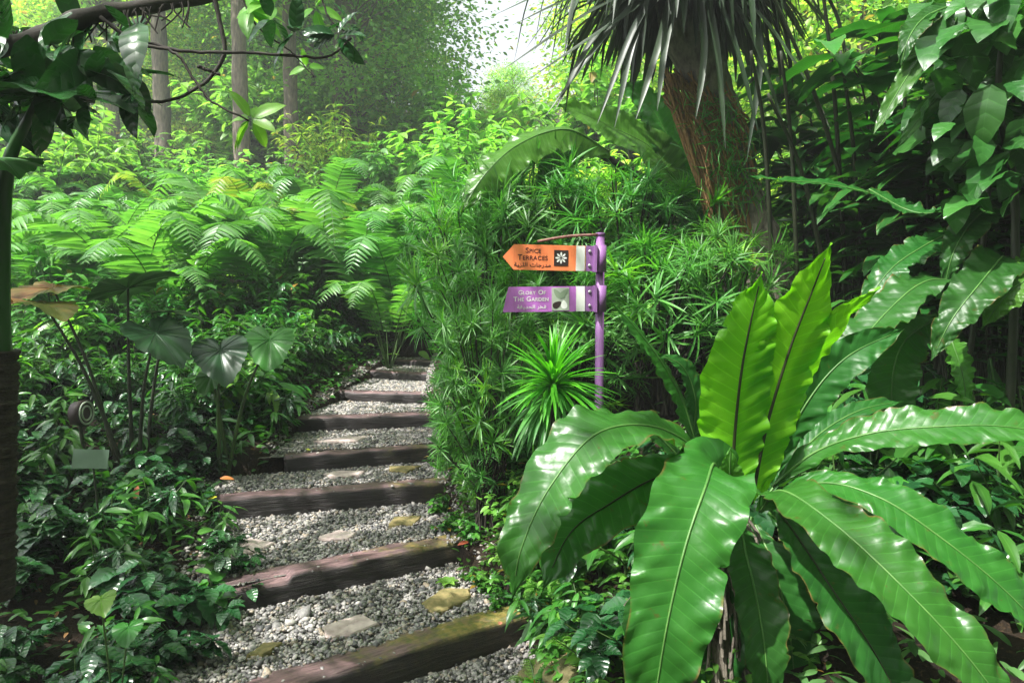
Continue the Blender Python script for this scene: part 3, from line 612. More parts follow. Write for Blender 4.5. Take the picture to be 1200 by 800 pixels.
# glinting broadleaf plants between ferns and path
mA = Proto(leafy(41, .42, .95, 16, 26, .15, L_ov, ['shrub', 'bright'], 'broadleaf_shrub', mixp=.2, start=.25))
mB = Proto(leafy(42, .38, .8, 15, 26, .16, L_lan, ['shrub', 'glossy'], 'broadleaf_shrub', mixp=.3, start=.2))
pl = [(318, 7.0), (335, 7.4), (372, 8.0), (300, 6.7), (270, 7.2), (400, 9.0), (350, 8.3), (240, 7.0), (30, 6.6), (90, 6.9), (160, 6.4), (215, 6.4), (265, 6.0), (120, 6.0), (60, 6.0), (10, 5.6), (215, 5.6), (425, 10.0), (385, 9.6), (455, 10.6), (345, 9.0), (480, 11.0)]
for i, (px, Y) in enumerate(pl):
    (mB if i % 3 else mA).put(GP(px, Y), rz=i * 2.1, sc=.75 + .35 * ((i * 7) % 5) / 5, label='glossy broadleaf shrub between the fern bank and the steps', group='broadleaf shrubs along the left side')

mC = Proto(leafy(43, .55, 1.35, 20, 40, .17, L_ov, ['shrub', 'creeper'], 'tall_leafy_shrub', mixp=.3, start=.2)); mD = Proto(leafy(44, .5, 1.2, 18, 44, .20, L_lan, ['glint', 'shrub'], 'tall_leafy_shrub', mixp=.35, start=.25))
for i, (px, Y, sc, lab) in enumerate([(300, 8.4, 1.0, 'tall shrub with pale shining leaves in the middle of the left bank'), (345, 8.9, .95, 'tall shrub right of the pale shining one on the left bank'), (390, 9.4, .95, 'shrub with shining leaves where the path bends away'), (245, 7.9, .9, 'shrub with shining leaves behind the grey sheened elephant ear'),
        (130, 7.6, .85, 'leafy shrub behind the hooked dark leaf'), (60, 7.4, .9, 'leafy shrub left of the hooked leaf near the thick stalk'), (190, 7.5, .8, 'shining leaved shrub right of the hooked dark leaf'), (425, 10.0, 1.0, 'leafy shrub at the far end of the visible steps'), (320, 7.7, .7, 'low shining shrub left of the sixth step'), (500, 11.0, 1.2, 'tall shrub behind the leftmost narrow leaved one')]):
    (mD if i % 2 == 0 else mC).put(GP(px, Y), rz=i * 2.4, sc=sc, label=lab, group='tall shrubs on the left bank')
# ------------------------------------------------------------------ dark elephant ears on the left
def taro(base, leaves, lab, mat='stem_dark', name='elephant_ear', group='elephant ears on the left bank'):
    root = thing(name, base, lab, 'plant', group)
    for i, (px, py, Y, size, tip, nh, m, *ex) in enumerate(leaves):
        att = P(px, py, Y); heart_leaf(root, att, tip, nh, size, m, seed=i * 3 + int(px), lab=ex[0] if ex else None)
        b = np.array(base) + [0.03 * (i - 2), .02 * i, 0]; mid = b * .45 + att * .55 + [(att[0] - b[0]) * -.1, 0, .05]
        stalk(root, [b, mid, att], (.016, .007), mat)
    return root
taro(GP(145, 5.0, -.05), [(62, 338, 4.9, .34, (-.35, -.9, -.12), (.05, -.10, 1), 'taro_worn', 'torn yellow and brown leaf'), (52, 356, 4.7, .30, (.75, -.5, -.10), (.02, .05, 1), 'taro_worn'),
                          (150, 338, 4.9, .40, (.84, -.2, .42), (-.42, .12, .9), 'taro', 'upright dark leaf with hooked tip'), (182, 390, 4.8, .33, (.75, -.45, -.5), (.15, -.3, 1), 'taro'), (198, 366, 5.1, .24, (.9, .1, -.05), (0, .02, 1), 'taro')],
     'tall elephant ear with dark stalks and torn brownish leaves at the left')
taro(GP(262, 5.3, -.03), [(258, 410, 5.0, .30, (.35, -.7, -.55), (.05, -.42, .9), 'taro', 'grey sheened round leaf'), (316, 398, 5.2, .28, (.2, -.8, -.6), (.1, -.4, .9), 'taro_green', 'mid green leaf'), (248, 440, 5.1, .17, (-.1, -.8, -.6), (0, -.3, 1), 'taro_green')],
     'low elephant ear with grey sheened leaf near the fifth step', 'stem')
# leafy green taro row near the path
g1 = leafy(51, .3, .55, 9, 3, .36, L_lan, ['taro_green', 'bright'], 'broad_leaf_herb', 'plant', mixp=.25, start=.6, erect=.6); g1 = Proto(g1)
for i, (px, Y, sc, lab) in enumerate([(300, 6.3, .9, 'upright green herb with long leaves beside the fifth step'), (215, 8.2, 1.2, 'green herb with pointed leaves in front of the ferns'), (325, 6.7, .75, 'light green herb overhanging the path edge above the fifth step'),
                                      (35, 8.0, 1.4, 'green herb behind the thick stalk at left'), (100, 7.6, 1.5, 'dark green herb left of the hooked leaf')]):
    g1.put(GP(px, Y), rz=i * 1.3, sc=sc, label=lab, group='long leaved herbs on the left bank')

# ------------------------------------------------------------------ giant taro at the left edge
root = thing('giant_taro', GP(-12, 2.7, -.1), 'giant taro with thick green stalk and brown trunk at the left edge', 'plant')
a = Acc(); c = spline([P(-8, 700, 2.6), P(-6, 560, 2.6), P(-4, 410, 2.6)], 120) - np.array(root.location); rr = .066 + .006 * (np.arange(120) % 6) / 5 + .006 * noise1(np.arange(120) * .5, 2)
tube(a, c, rr, 14); a.build('trunk', M['bark_taro'], root)
stalk(root, [P(-4, 450, 2.6), P(-2, 330, 2.58), P(8, 200, 2.52), P(42, 122, 2.4)], (.05, .012))
stalk(root, [P(-10, 450, 2.62), P(-22, 300, 2.6), P(-12, 195, 2.45)], (.04, .014))
heart_leaf(root, P(45, 112, 2.4), (.9, -.25, .10), (-.12, -.17, 1), .34, 'glossy', 3, curl=.35, wave=.07, wide=1.15, lab='big glossy leaf with white glare')
heart_leaf(root, P(-6, 186, 2.45), (.75, -.6, -.10), (0, -.02, 1), .22, 'taro_green', 8, curl=.3)
heart_leaf(root, P(10, 100, 2.8), (.8, .3, -.25), (.0, -.35, 1), .30, 'taro', 12, curl=.4)
heart_leaf(root, P(-20, 128, 2.6), (.8, -.3, -.20), (.0, -.2, 1), .28, 'taro', 13, curl=.4)
# overhanging branch with leaves and vines
root = thing('overhanging_branch', tuple(P(-120, 10, 2.6)), 'dark overhanging branch with ragged leaves across the upper left corner', 'branch')
a = Acc(); tube(a, spline([P(-120, 60, 2.6), P(20, 52, 2.6), P(95, 22, 2.6), P(170, 8, 2.7), P(260, -6, 2.9)], 40) - np.array(root.location), np.linspace(.04, .022, 40) * (1 + .12 * np.sin(np.arange(40) * 1.1)), 10)
r_ = np.random.default_rng(3)
for i in range(60):
    px = r_.uniform(-20, 230); y0 = np.interp(px, [-20, 95, 230], [45, 20, 0]); q = P(px, y0, 2.62); tube(a, spline([q, q + [r_.normal() * .01, 0, -.03], q + [r_.normal() * .03, 0, -r_.uniform(.03, .10)]], 5) - np.array(root.location), .003, 4, cap=False)
a.build('limb', M['twig'], root)
a = Acc(); n = 105; px = r_.uniform(-40, 165, n); py = 85 - 30 * (px / 200) + r_.normal(size=n) * 36; pos = np.array([P(p, q, 2.3 + .5 * r_.random()) for p, q in zip(px, py)]) - np.array(root.location)
scatter(a, L_ov, pos, r_.normal(size=(n, 3)) * .7 + [.35, -.2, -.25], r_.normal(size=(n, 3)) * .5 + [0, -.2, 1], r_.uniform(.09, .24, n)); a.build('foliage', M['glossy'], root)
def vine(lab, paths, leaves, rad=.006):
    root = thing('hanging_vine', tuple(P(*paths[0][0])), lab, 'vine', 'vines hanging from the upper left'); o_ = np.array(root.location); a = Acc()
    for p in paths:
        c = spline(PP(p), 40) - o_; c += np.random.default_rng(int(p[0][0])).normal(size=c.shape) * .0012; tube(a, c, rad * np.linspace(1.2, .6, 40), 6)
    a.build('stem', M['twig'], root)
    if leaves:
        a = Acc(); r = np.random.default_rng(int(leaves[0][0]))
        for (px, py, Y, n, ll, mi) in leaves:
            d = nrm(r.normal(size=(n, 3)) * [1, .5, .7]); scatter(a, L_ov, np.tile(P(px, py, Y) - o_, (n, 1)) + d * .01, d, r.normal(size=(n, 3)) * .3 + [0, -.7, .7], ll * r.uniform(.75, 1.1, n), mi)
        a.build('foliage', [M['glossy'], M['bright']], root)
    return root
vine('thick looping vine bare of leaves below the dark branch', [[(250, -15, 2.8), (256, 20, 2.8), (263, 60, 2.8), (245, 92, 2.8), (210, 114, 2.75), (175, 119, 2.7), (130, 112, 2.6)]], [], .008)
vine('vine ending in a bright green leaf whorl in front of the slim trunk', [[(118, 20, 2.6), (160, 50, 2.6), (205, 62, 2.6), (225, 90, 2.6), (250, 120, 2.6), (292, 142, 2.6)]], [(294, 140, 2.6, 9, .13, 1)])
vine('straight horizontal twig vine with dark leaf cluster at its end', [[(165, 48, 2.7), (215, 60, 2.7), (290, 62, 2.7), (350, 66, 2.7), (385, 66, 2.7), (412, 45, 2.7)], [(232, 78, 2.7), (258, 88, 2.7)]], [(345, 40, 2.7, 6, .14, 0), (395, 42, 2.7, 8, .12, 0), (318, 22, 2.7, 4, .14, 0)])
vine('thin vine with bright leaves at the top edge left of centre', [[(278, -20, 3.0), (300, 30, 3.0), (340, 60, 3.0), (368, 90, 3.0)], [(370, -30, 3.0), (385, 20, 3.0), (408, 40, 3)]], [(290, 12, 3.0, 8, .15, 1), (312, 5, 3.0, 6, .14, 1), (370, 10, 3.2, 7, .12, 1), (360, 80, 3.2, 4, .09, 1), (408, 28, 3.0, 4, .1, 0)], .004)

# ------------------------------------------------------------------ leaning tree with epiphyte (centre right)
tb = P(905, 420, 5.1); root = thing('leaning_tree', tuple(tb), 'leaning dark tree trunk with orange fibrous roots right of the signpost', 'tree'); o_ = np.array(tb)
a = Acc(); c = spline([P(915, 430, 5.1), P(893, 300, 5.1), P(868, 215, 5.1), P(838, 120, 5.1), P(800, 20, 5.1), P(770, -160, 5.2), P(760, -500, 5.3)], 80) - o_
rr = np.interp(np.linspace(0, 1, 80), [0, .16, .3, .5, .7, 1], [.21, .165, .125, .15, .17, .14]) * (1 + .05 * np.sin(np.arange(80) * .9) + .03 * np.sin(np.arange(80) * 2.3)); tube(a, c, rr, 24); a.build('trunk', M['bark_dark'], root)
a = Acc()
for i in range(110):   # root fibres wrapped round the trunk
    x0 = r_.uniform(-.36, .30) if i % 3 == 0 else r_.uniform(-.38, -.12); f0 = r_.uniform(0, .5); top = P(822 + x0 * 120, 95 + r_.uniform(-15, 25), 5.1 - .14 * r_.random()); bot = P(870 + x0 * 62 + 7 * r_.normal(), r_.uniform(150, 320), 5.1 - .16 + .10 * r_.random())
    tube(a, spline([top, top * .5 + bot * .5 + [r_.normal() * .02, -.05, 0], bot], 8) - o_, r_.uniform(.004, .011), 4, cap=False)
a.build('aerial_root', M['fibre'], root)
a = Acc(); n = 520; t = r_.random(n); q = np.array([P(828 + 50 * k + r_.normal() * 20, 110 + 130 * k, 4.88 + .1 * r_.random()) for k in t]) - o_
scatter(a, L_lin, q, r_.normal(size=(n, 3)) * [1, .5, 1] + [0, -.3, -.4], r_.normal(size=(n, 3)) + [0, 0, 1], r_.uniform(.06, .16, n)); a.build('climbing_leaves', M['whorl'], root)['kind'] = 'stuff'
a = Acc(); st_ = Acc()   # crown above the frame
for i in range(120):
    g_ = nrm(r_.normal(size=3)); cc = np.array([tb[0] - 1.3, 6.6, 7.2]) + g_ * [4.0, 3.0, 1.3] * r_.uniform(.3, 1) - o_; n = 60
    scatter(a, L_far, cc + r_.normal(size=(n, 3)) * [.4, .4, .18], r_.normal(size=(n, 3)), r_.normal(size=(n, 3)) * .4 + [0, 0, 1], .2 * r_.uniform(.6, 1.2, n))
a.build('crown', M['tree'], root)
eb = P(808, -14, 5.0); root = thing('strap_leaf_epiphyte', tuple(eb), 'big epiphyte of drooping grey green strap leaves on the leaning trunk', 'epiphyte'); a = Acc(); nS = 96
for i in range(nS):
    ph = r_.random() * 6.283; el = r_.uniform(-.5, 1.2); l = r_.uniform(.6, 1.12); h = np.array([math.cos(ph), math.sin(ph) * .7 - .25, 0]) * r_.uniform(.35, 1.15)
    p0 = np.array([0, 0, r_.uniform(0, .25)]) + h * .12; p1 = p0 + h * l * .45 + [0, 0, .22 * el * l]; p2 = p1 + h * l * .36 + [0, 0, -.30 * l]; p3 = p2 + h * l * .14 + [0, 0, -.48 * l]
    L_ = thing('x', (0, 0, 0), None, None) if False else None
    c = spline([p0, p1, p2, p3], 22); T = nrm(np.gradient(c, axis=0)); S = nrm(np.cross(T, [.02, .01, 1.])); Nn = np.cross(S, T)
    hw = r_.uniform(.018, .028) * np.interp(np.linspace(0, 1, 22), [0, .1, .5, .85, 1], [.6, .9, 1, .75, .05]); V = np.stack([c - S * hw[:, None] + Nn * hw[:, None] * .35, c, c + S * hw[:, None] + Nn * hw[:, None] * .35], 1)
    b = Acc(); b.add(V.reshape(-1, 3), grid_faces(22, 3), 0, np.stack([np.tile(np.linspace(0, 1, 22)[:, None], (1, 3)), np.tile([-1, 0, 1], (22, 1))], -1).reshape(-1, 2)); b.build('strap_leaf', M['strap'], root)
# long outward straps on the left
for (x1, y1, x2, y2) in [(700, 10, 585, 85), (690, -10, 600, 30), (720, 30, 640, 135), (730, 20, 610, 100), (700, 40, 650, 130), (690, -30, 575, 20), (745, 30, 700, 145), (745, 40, 720, 150), (880, 40, 925, 170), (900, 30, 960, 120), (840, 60, 850, 175), (780, 50, 770, 130), (770, 60, 745, 140), (860, 50, 890, 160), (825, 60, 815, 140), (890, 50, 875, 190)]:
    c = spline([P(815, -10, 5), P((812 + x1) / 2, min(5, y1) - 12, 4.75), P(x1, y1, 4.55), P(x2, y2, 4.4)], 22) - np.array(eb); T = nrm(np.gradient(c, axis=0)); S = nrm(np.cross(T, [.1, -.5, 1.])); Nn = np.cross(S, T)
    hw = .024 * np.interp(np.linspace(0, 1, 22), [0, .1, .5, .85, 1], [.6, .9, 1, .75, .05]); V = np.stack([c - S * hw[:, None] + Nn * hw[:, None] * .35, c, c + S * hw[:, None] + Nn * hw[:, None] * .35], 1)
    a.add(V.reshape(-1, 3), grid_faces(22, 3), 0, np.stack([np.tile(np.linspace(0, 1, 22)[:, None], (1, 3)), np.tile([-1, 0, 1], (22, 1))], -1).reshape(-1, 2))
for i in range(420):
    ph = r_.random() * 6.283; h = np.array([math.cos(ph), math.sin(ph), 0]) * r_.uniform(.3, 1.2); l = r_.uniform(.45, 1.0)
    c = spline([h * .1 + [0, 0, .1], h * l * .5 + [0, 0, r_.uniform(-.1, .45) * l], h * l * .85 + [0, 0, -.2 * l], h * l + [0, 0, -.45 * l]], 14) + [0, .25, .1]; T = nrm(np.gradient(c, axis=0)); S = nrm(np.cross(T, [.02, .01, 1.]))
    hw = .022 * np.interp(np.linspace(0, 1, 14), [0, .1, .5, .85, 1], [.6, .9, 1, .75, .05]); V = np.stack([c - S * hw[:, None], c, c + S * hw[:, None]], 1)
    a.add(V.reshape(-1, 3), grid_faces(14, 3))
o = a.build('strap_leaves', M['strap'], root); o.name = 'leaf_mass'; o['kind'] = 'stuff'

# banana plant behind the shrubs
bb = GP(800, 6.2); root = thing('banana_plant', bb, 'banana plant with a drooping torn leaf behind the shrubs above the sign', 'plant')
stalk(root, [np.array(bb), P(800, 245, 6.1), P(740, 202, 5.9), P(690, 176, 5.8), P(655, 172, 5.7)], (.05, .016), 'stem_dark')
frond(root, PP([(715, 178, 5.8), (665, 152, 5.6), (610, 168, 5.4), (568, 205, 5.2), (540, 250, 5.1)]), .36, (.2, -.75, .8), 'frond_light', 'banana', 4, fold=-.5, wave=.06, name='leaf')
frond(root, PP([(680, 178, 5.8), (660, 185, 5.7), (645, 210, 5.6), (634, 248, 5.3)]), .24, (.8, -.5, .6), 'frond_dark', 'banana', 5, fold=-.4, name='leaf')
frond(root, PP([(800, 240, 6.2), (770, 180, 6.2), (720, 150, 6.1), (655, 122, 6.0)]), .38, (.1, -.9, .5), 'frond_light', 'banana', 6, fold=.2, name='leaf')
frond(root, PP([(810, 260, 6.3), (790, 180, 6.3), (765, 130, 6.3), (730, 95, 6.2)]), .42, (.2, -.9, .3), 'frond', 'banana', 7, fold=.2, name='leaf')
frond(root, PP([(790, 260, 6.3), (740, 230, 6.3), (700, 215, 6.2), (640, 222, 6.1)]), .26, (0, -.4, 1), 'frond_light', 'banana', 8, fold=.2, name='leaf')

# ------------------------------------------------------------------ narrow leaved shrubs round the sign
sh = [(548, 6.6, .5, 1.6, 'narrow leaved shrub farthest left beside the upper steps'), (563, 5.3, .5, 1.72, 'narrow leaved shrub hanging over the right end of the fifth step'), (610, 5.9, .6, 1.75, 'narrow leaved shrub behind the left ends of the sign boards'),
      (655, 5.6, .6, 1.55, 'narrow leaved shrub directly behind and above the signpost'), (735, 5.3, .6, 1.45, 'narrow leaved shrub right of the top of the signpost'), (805, 5.6, .55, 1.30, 'narrow leaved shrub in front of the leaning trunk'),
      (592, 4.75, .42, 1.15, 'narrow leaved shrub left of and below the lower sign board'), (548, 4.85, .32, .75, 'small narrow leaved shrub above the third timber step'), (770, 4.5, .5, 1.02, 'shady narrow leaved shrub right of the signpost'),
      (845, 4.6, .45, 1.05, 'dark narrow leaved shrub behind the upright bright fronds'), (690, 4.6, .45, .75, 'dark narrow leaved shrub right behind the purple post'), (588, 4.3, .28, .5, 'low narrow leaved shrub left of the spiky tuft'), (572, 4.15, .30, 1.25, 'slim narrow leaved shrub whose leaves touch the tips of both sign boards')]
protoS = [Proto(whorl_shrub(61, .55, 1.6, 118)), Proto(whorl_shrub(62, .5, 1.15, 92, per=26, new=.1)), Proto(whorl_shrub(63, .55, 1.5, 108, ll=.20))]
for i, (px, Y, R, h, lab) in enumerate(sh):
    k = (0, 2)[i % 2] if h > 1.2 else 1; ref = [(.55, 1.6), (.5, 1.15), (.55, 1.5)][k]
    protoS[k].put(GP(px, Y), rz=i * 1.1, sc=(R / ref[0], R / ref[0], h / ref[1]), label=lab)
# spiky tuft
tb = P(648, 452, 3.45); root = thing('spiky_tuft', GP(650, 3.5), 'bright spiky tuft of long arching narrow leaves in front of the signpost', 'plant'); o_ = np.array(root.location)
a = Acc(); n = 135; ph = r_.random(n) * 6.283; el = np.radians(r_.uniform(-20, 85, n)); d = np.stack([np.cos(el) * np.cos(ph), np.cos(el) * np.sin(ph) - .25, np.sin(el)], 1)
scatter(a, leaf(w=.062, nu=10, nv=1, peak=.4, fold=.5, droop=.34, base=.3), tb - o_ + d * .02, d, d * .05 + [0, -.15, 1.], .32 * r_.uniform(.65, 1.05, n)); a.build('foliage', M['tuft'], root)
a = Acc(); n = 60; ph = r_.random(n) * 6.283; el = np.radians(r_.uniform(-50, 20, n)); d = np.stack([np.cos(el) * np.cos(ph), np.cos(el) * np.sin(ph) - .2, np.sin(el)], 1)
scatter(a, leaf(w=.07, nu=10, nv=1, peak=.4, fold=.5, droop=.4, base=.3), tb - o_ + [0, .03, -.05] + d * .02, d, [0, -.15, 1.] + d * .01, .38 * r_.uniform(.65, 1.05, n)); a.build('lower_foliage', M['whorl'], root)
stalk(root, [o_, tb], (.015, .012), 'twig', 'stem')

# ------------------------------------------------------------------ signpost
pb = GP(703, 4.0); ptop = P(701, 272, 4.0); root = thing('signpost', pb, 'purple signpost with an orange and a violet arrow board pointing left', 'signpost'); zt = ptop[2] - pb[2]
def loft(name, pts, mat, par, loc=(0, 0, 0)):
    a = Acc(); tube(a, np.array([p[0] for p in pts]), np.array([p[1] for p in pts]), 20); o = a.build(name, M[mat], par); o.location = loc; return o
loft('post', [((0, 0, -.4), .0245), ((0, 0, .4), .0245), ((.0, 0, zt - .02), .0245)], 'purple', root)
loft('cap', [((0, 0, zt - .022), .0265), ((0, 0, zt - .006), .0265), ((0, 0, zt - .003), .022), ((0, 0, zt - .002), .006)], 'purple', root)
a = Acc(); c = np.array([P(701, 275, 3.985), P(665, 277, 4.0), P(630, 283, 4.02)]) - np.array(pb); tube(a, spline(c, 8), .008, 10); a.build('top_rod', M['rod'], root)
def box_acc(a, x0, x1, y0, y1, z0, z1, mat=0):
    V = [(x, y, z) for x in (x0, x1) for y in (y0, y1) for z in (z0, z1)]; a.add(V, np.array([(0, 1, 3, 2), (4, 6, 7, 5), (0, 4, 5, 1), (2, 3, 7, 6), (0, 2, 6, 4), (1, 5, 7, 3)]), mat)
def plate(name, poly, y0, y1, mat, par):
    n = len(poly); V = [(x, y0, z) for x, z in poly] + [(x, y1, z) for x, z in poly]; a = Acc(); j = np.arange(n)
    a.add(V, [np.array([j[::-1]]), np.array([j + n]), np.stack([j, (j + 1) % n, (j + 1) % n + n, j + n], -1)]); return a.build(name, M[mat], par, smooth=False)
def text(s, size, x, z, mat, par, name='lettering', y=-.0070, sx=1.0):
    cu = bpy.data.curves.new('t', 'FONT'); cu.body = s; cu.size = size; cu.align_x = 'CENTER'; cu.extrude = .0004; cu.offset = size * .012; cu.space_character = 1.08
    o = bpy.data.objects.new('t', cu); COL.objects.link(o); dg = bpy.context.evaluated_depsgraph_get(); me = bpy.data.meshes.new_from_object(o.evaluated_get(dg)); bpy.data.objects.remove(o)
    me.materials.clear(); me.materials.append(M[mat]); q = bpy.data.objects.new(name, me); COL.objects.link(q); q.parent = par; q.location = (x, y, z); q.rotation_euler = (math.pi / 2, 0, 0); q.scale = (sx, 1, 1); return q
def small_caps(words, x, z, big, mat, par):
    """capitals with a taller initial on every word, set letter run by letter run"""
    runs = []
    for w_ in words:
        for t, s_ in ((w_[0], big), (w_[1:], big * .78)):
            if t: o = text(t, s_, 0, z, mat, par); xs_ = [v.co.x for v in o.data.vertices]; runs.append([o, min(xs_), max(xs_), .10 * big])
        runs[-1][3] = .42 * big
    tot = sum(b - a_ + g_ for _, a_, b, g_ in runs) - runs[-1][3]; cx = x - tot / 2
    for o, a_, b, g_ in runs: o.location.x = cx - a_; cx += b - a_ + g_
bw, bh = .42, .137
def board(zc_px, mat, lab, tiltdeg, yaw):
    c = P(686, zc_px, 3.97) - np.array(pb); o = plate('sign_board', [(0, -bh / 2), (0, bh / 2), (-bw + .03, bh / 2), (-bw - .03, 0.0), (-bw + .03, -bh / 2)] if mat == 'orange' else [(0, -bh / 2), (0, bh / 2), (-bw + .0, bh / 2), (-bw - .012, .02), (-bw - .032, -bh / 2)], -.006, .006, mat, root)
    o.location = c; o.rotation_euler = (0, math.radians(-tiltdeg), math.radians(yaw)); o['label'] = lab
    plate('stripe', [(-.004, -bh / 2 + .001), (-.004, bh / 2 - .001), (-.052, bh / 2 - .001), (-.052, -bh / 2 + .001)], -.0085, -.0062, 'white', o)
    a = Acc(); box_acc(a, .002, .05, -.012, -.004, -bh / 2, bh / 2); box_acc(a, .045, .06, -.03, .03, -bh / 2 - .004, bh / 2 + .004); b = a.build('bracket', M['purple'], root, smooth=False); b.location = c; b.rotation_euler = o.rotation_euler
    loft('clamp', [((.086, .012, -bh / 2 - .004), .030), ((.086, .012, bh / 2 + .004), .030)], 'purple', root, c)
    for zz in (.038, -.038):
        a = Acc(); tube(a, np.array([(.022, -.010, zz), (.022, -.017, zz), (.022, -.020, zz)]), np.array([.009, .009, .004]), 12); b = a.build('bolt', M['bolt'], root); b.location = c; b.rotation_euler = o.rotation_euler
    return o
b1 = board(303, 'orange', 'orange arrow board reading SPICE TERRACES', -1.2, 2)
small_caps(['SPICE'], -.285, .024, .040, 'maroon', b1); small_caps(['TERRACES'], -.288, -.014, .041, 'maroon', b1)
text('\ufe94\ufbff\ufeb0\ufee0\ufedf\ufe8d \ufe95\ufe8e\ufe9f\ufead\ufeaa\ufee3', .030, -.288, -.050, 'maroon', b1, sx=1.1)
e = plate('emblem', [(-.095, -.042), (-.095, .042), (-.172, .042), (-.172, -.042)], -.0085, -.0062, 'black', b1)
a = Acc()
for k in range(8):
    t = k * math.pi / 4; q = np.array([(math.cos(t + s) * r, -.0095, math.sin(t + s) * r) for s, r in ((0, .004), (.28, .020), (.10, .031), (-.10, .031), (-.28, .020))]) + [-.1335, 0, 0]; a.add(q, [np.array([[4, 3, 2, 1, 0]])])
a.build('star_anise', M['white'], e, smooth=False).name = 'star'
b2 = board(350, 'violet', 'violet arrow board reading GLORY OF THE GARDEN', .6, 2)
small_caps(['GLORY', 'OF'], -.292, .026, .034, 'white', b2); small_caps(['THE', 'GARDEN'], -.298, -.010, .035, 'white', b2)
text('\ufe94\ufed8\ufbff\ufeaa\ufea4\ufedf\ufe8d \ufeae\ufea8\ufed3', .028, -.295, -.050, 'white', b2, sx=1.1)
e = plate('emblem', [(-.090, -.062), (-.090, .062), (-.185, .062), (-.185, -.062)], -.0085, -.0062, 'greyphoto', b2)
def oval(name, cx, cz, rx, rz, ang, mat, par, y=-.0095):
    t = np.linspace(0, 6.283, 22, endpoint=False); x = np.cos(t) * rx; z = np.sin(t) * rz * (1 - .35 * np.cos(t)); ca, sa = math.cos(ang), math.sin(ang)
    a = Acc(); V = np.stack([cx + x * ca - z * sa, np.full(22, y), cz + x * sa + z * ca], 1); a.add(V, [np.array([np.arange(22)[::-1]])]); a.build(name, M[mat], par, smooth=False)
oval('dark_bud', -.156, -.030, .026, .017, .6, 'black', e); oval('white_petal', -.118, -.030, .024, .016, 1.7, 'white', e)
oval('leaf', -.155, .03, .03, .014, 2.2, 'greyleaf', e); oval('leaf', -.12, .03, .034, .015, .8, 'greyleaf', e, -.0100)

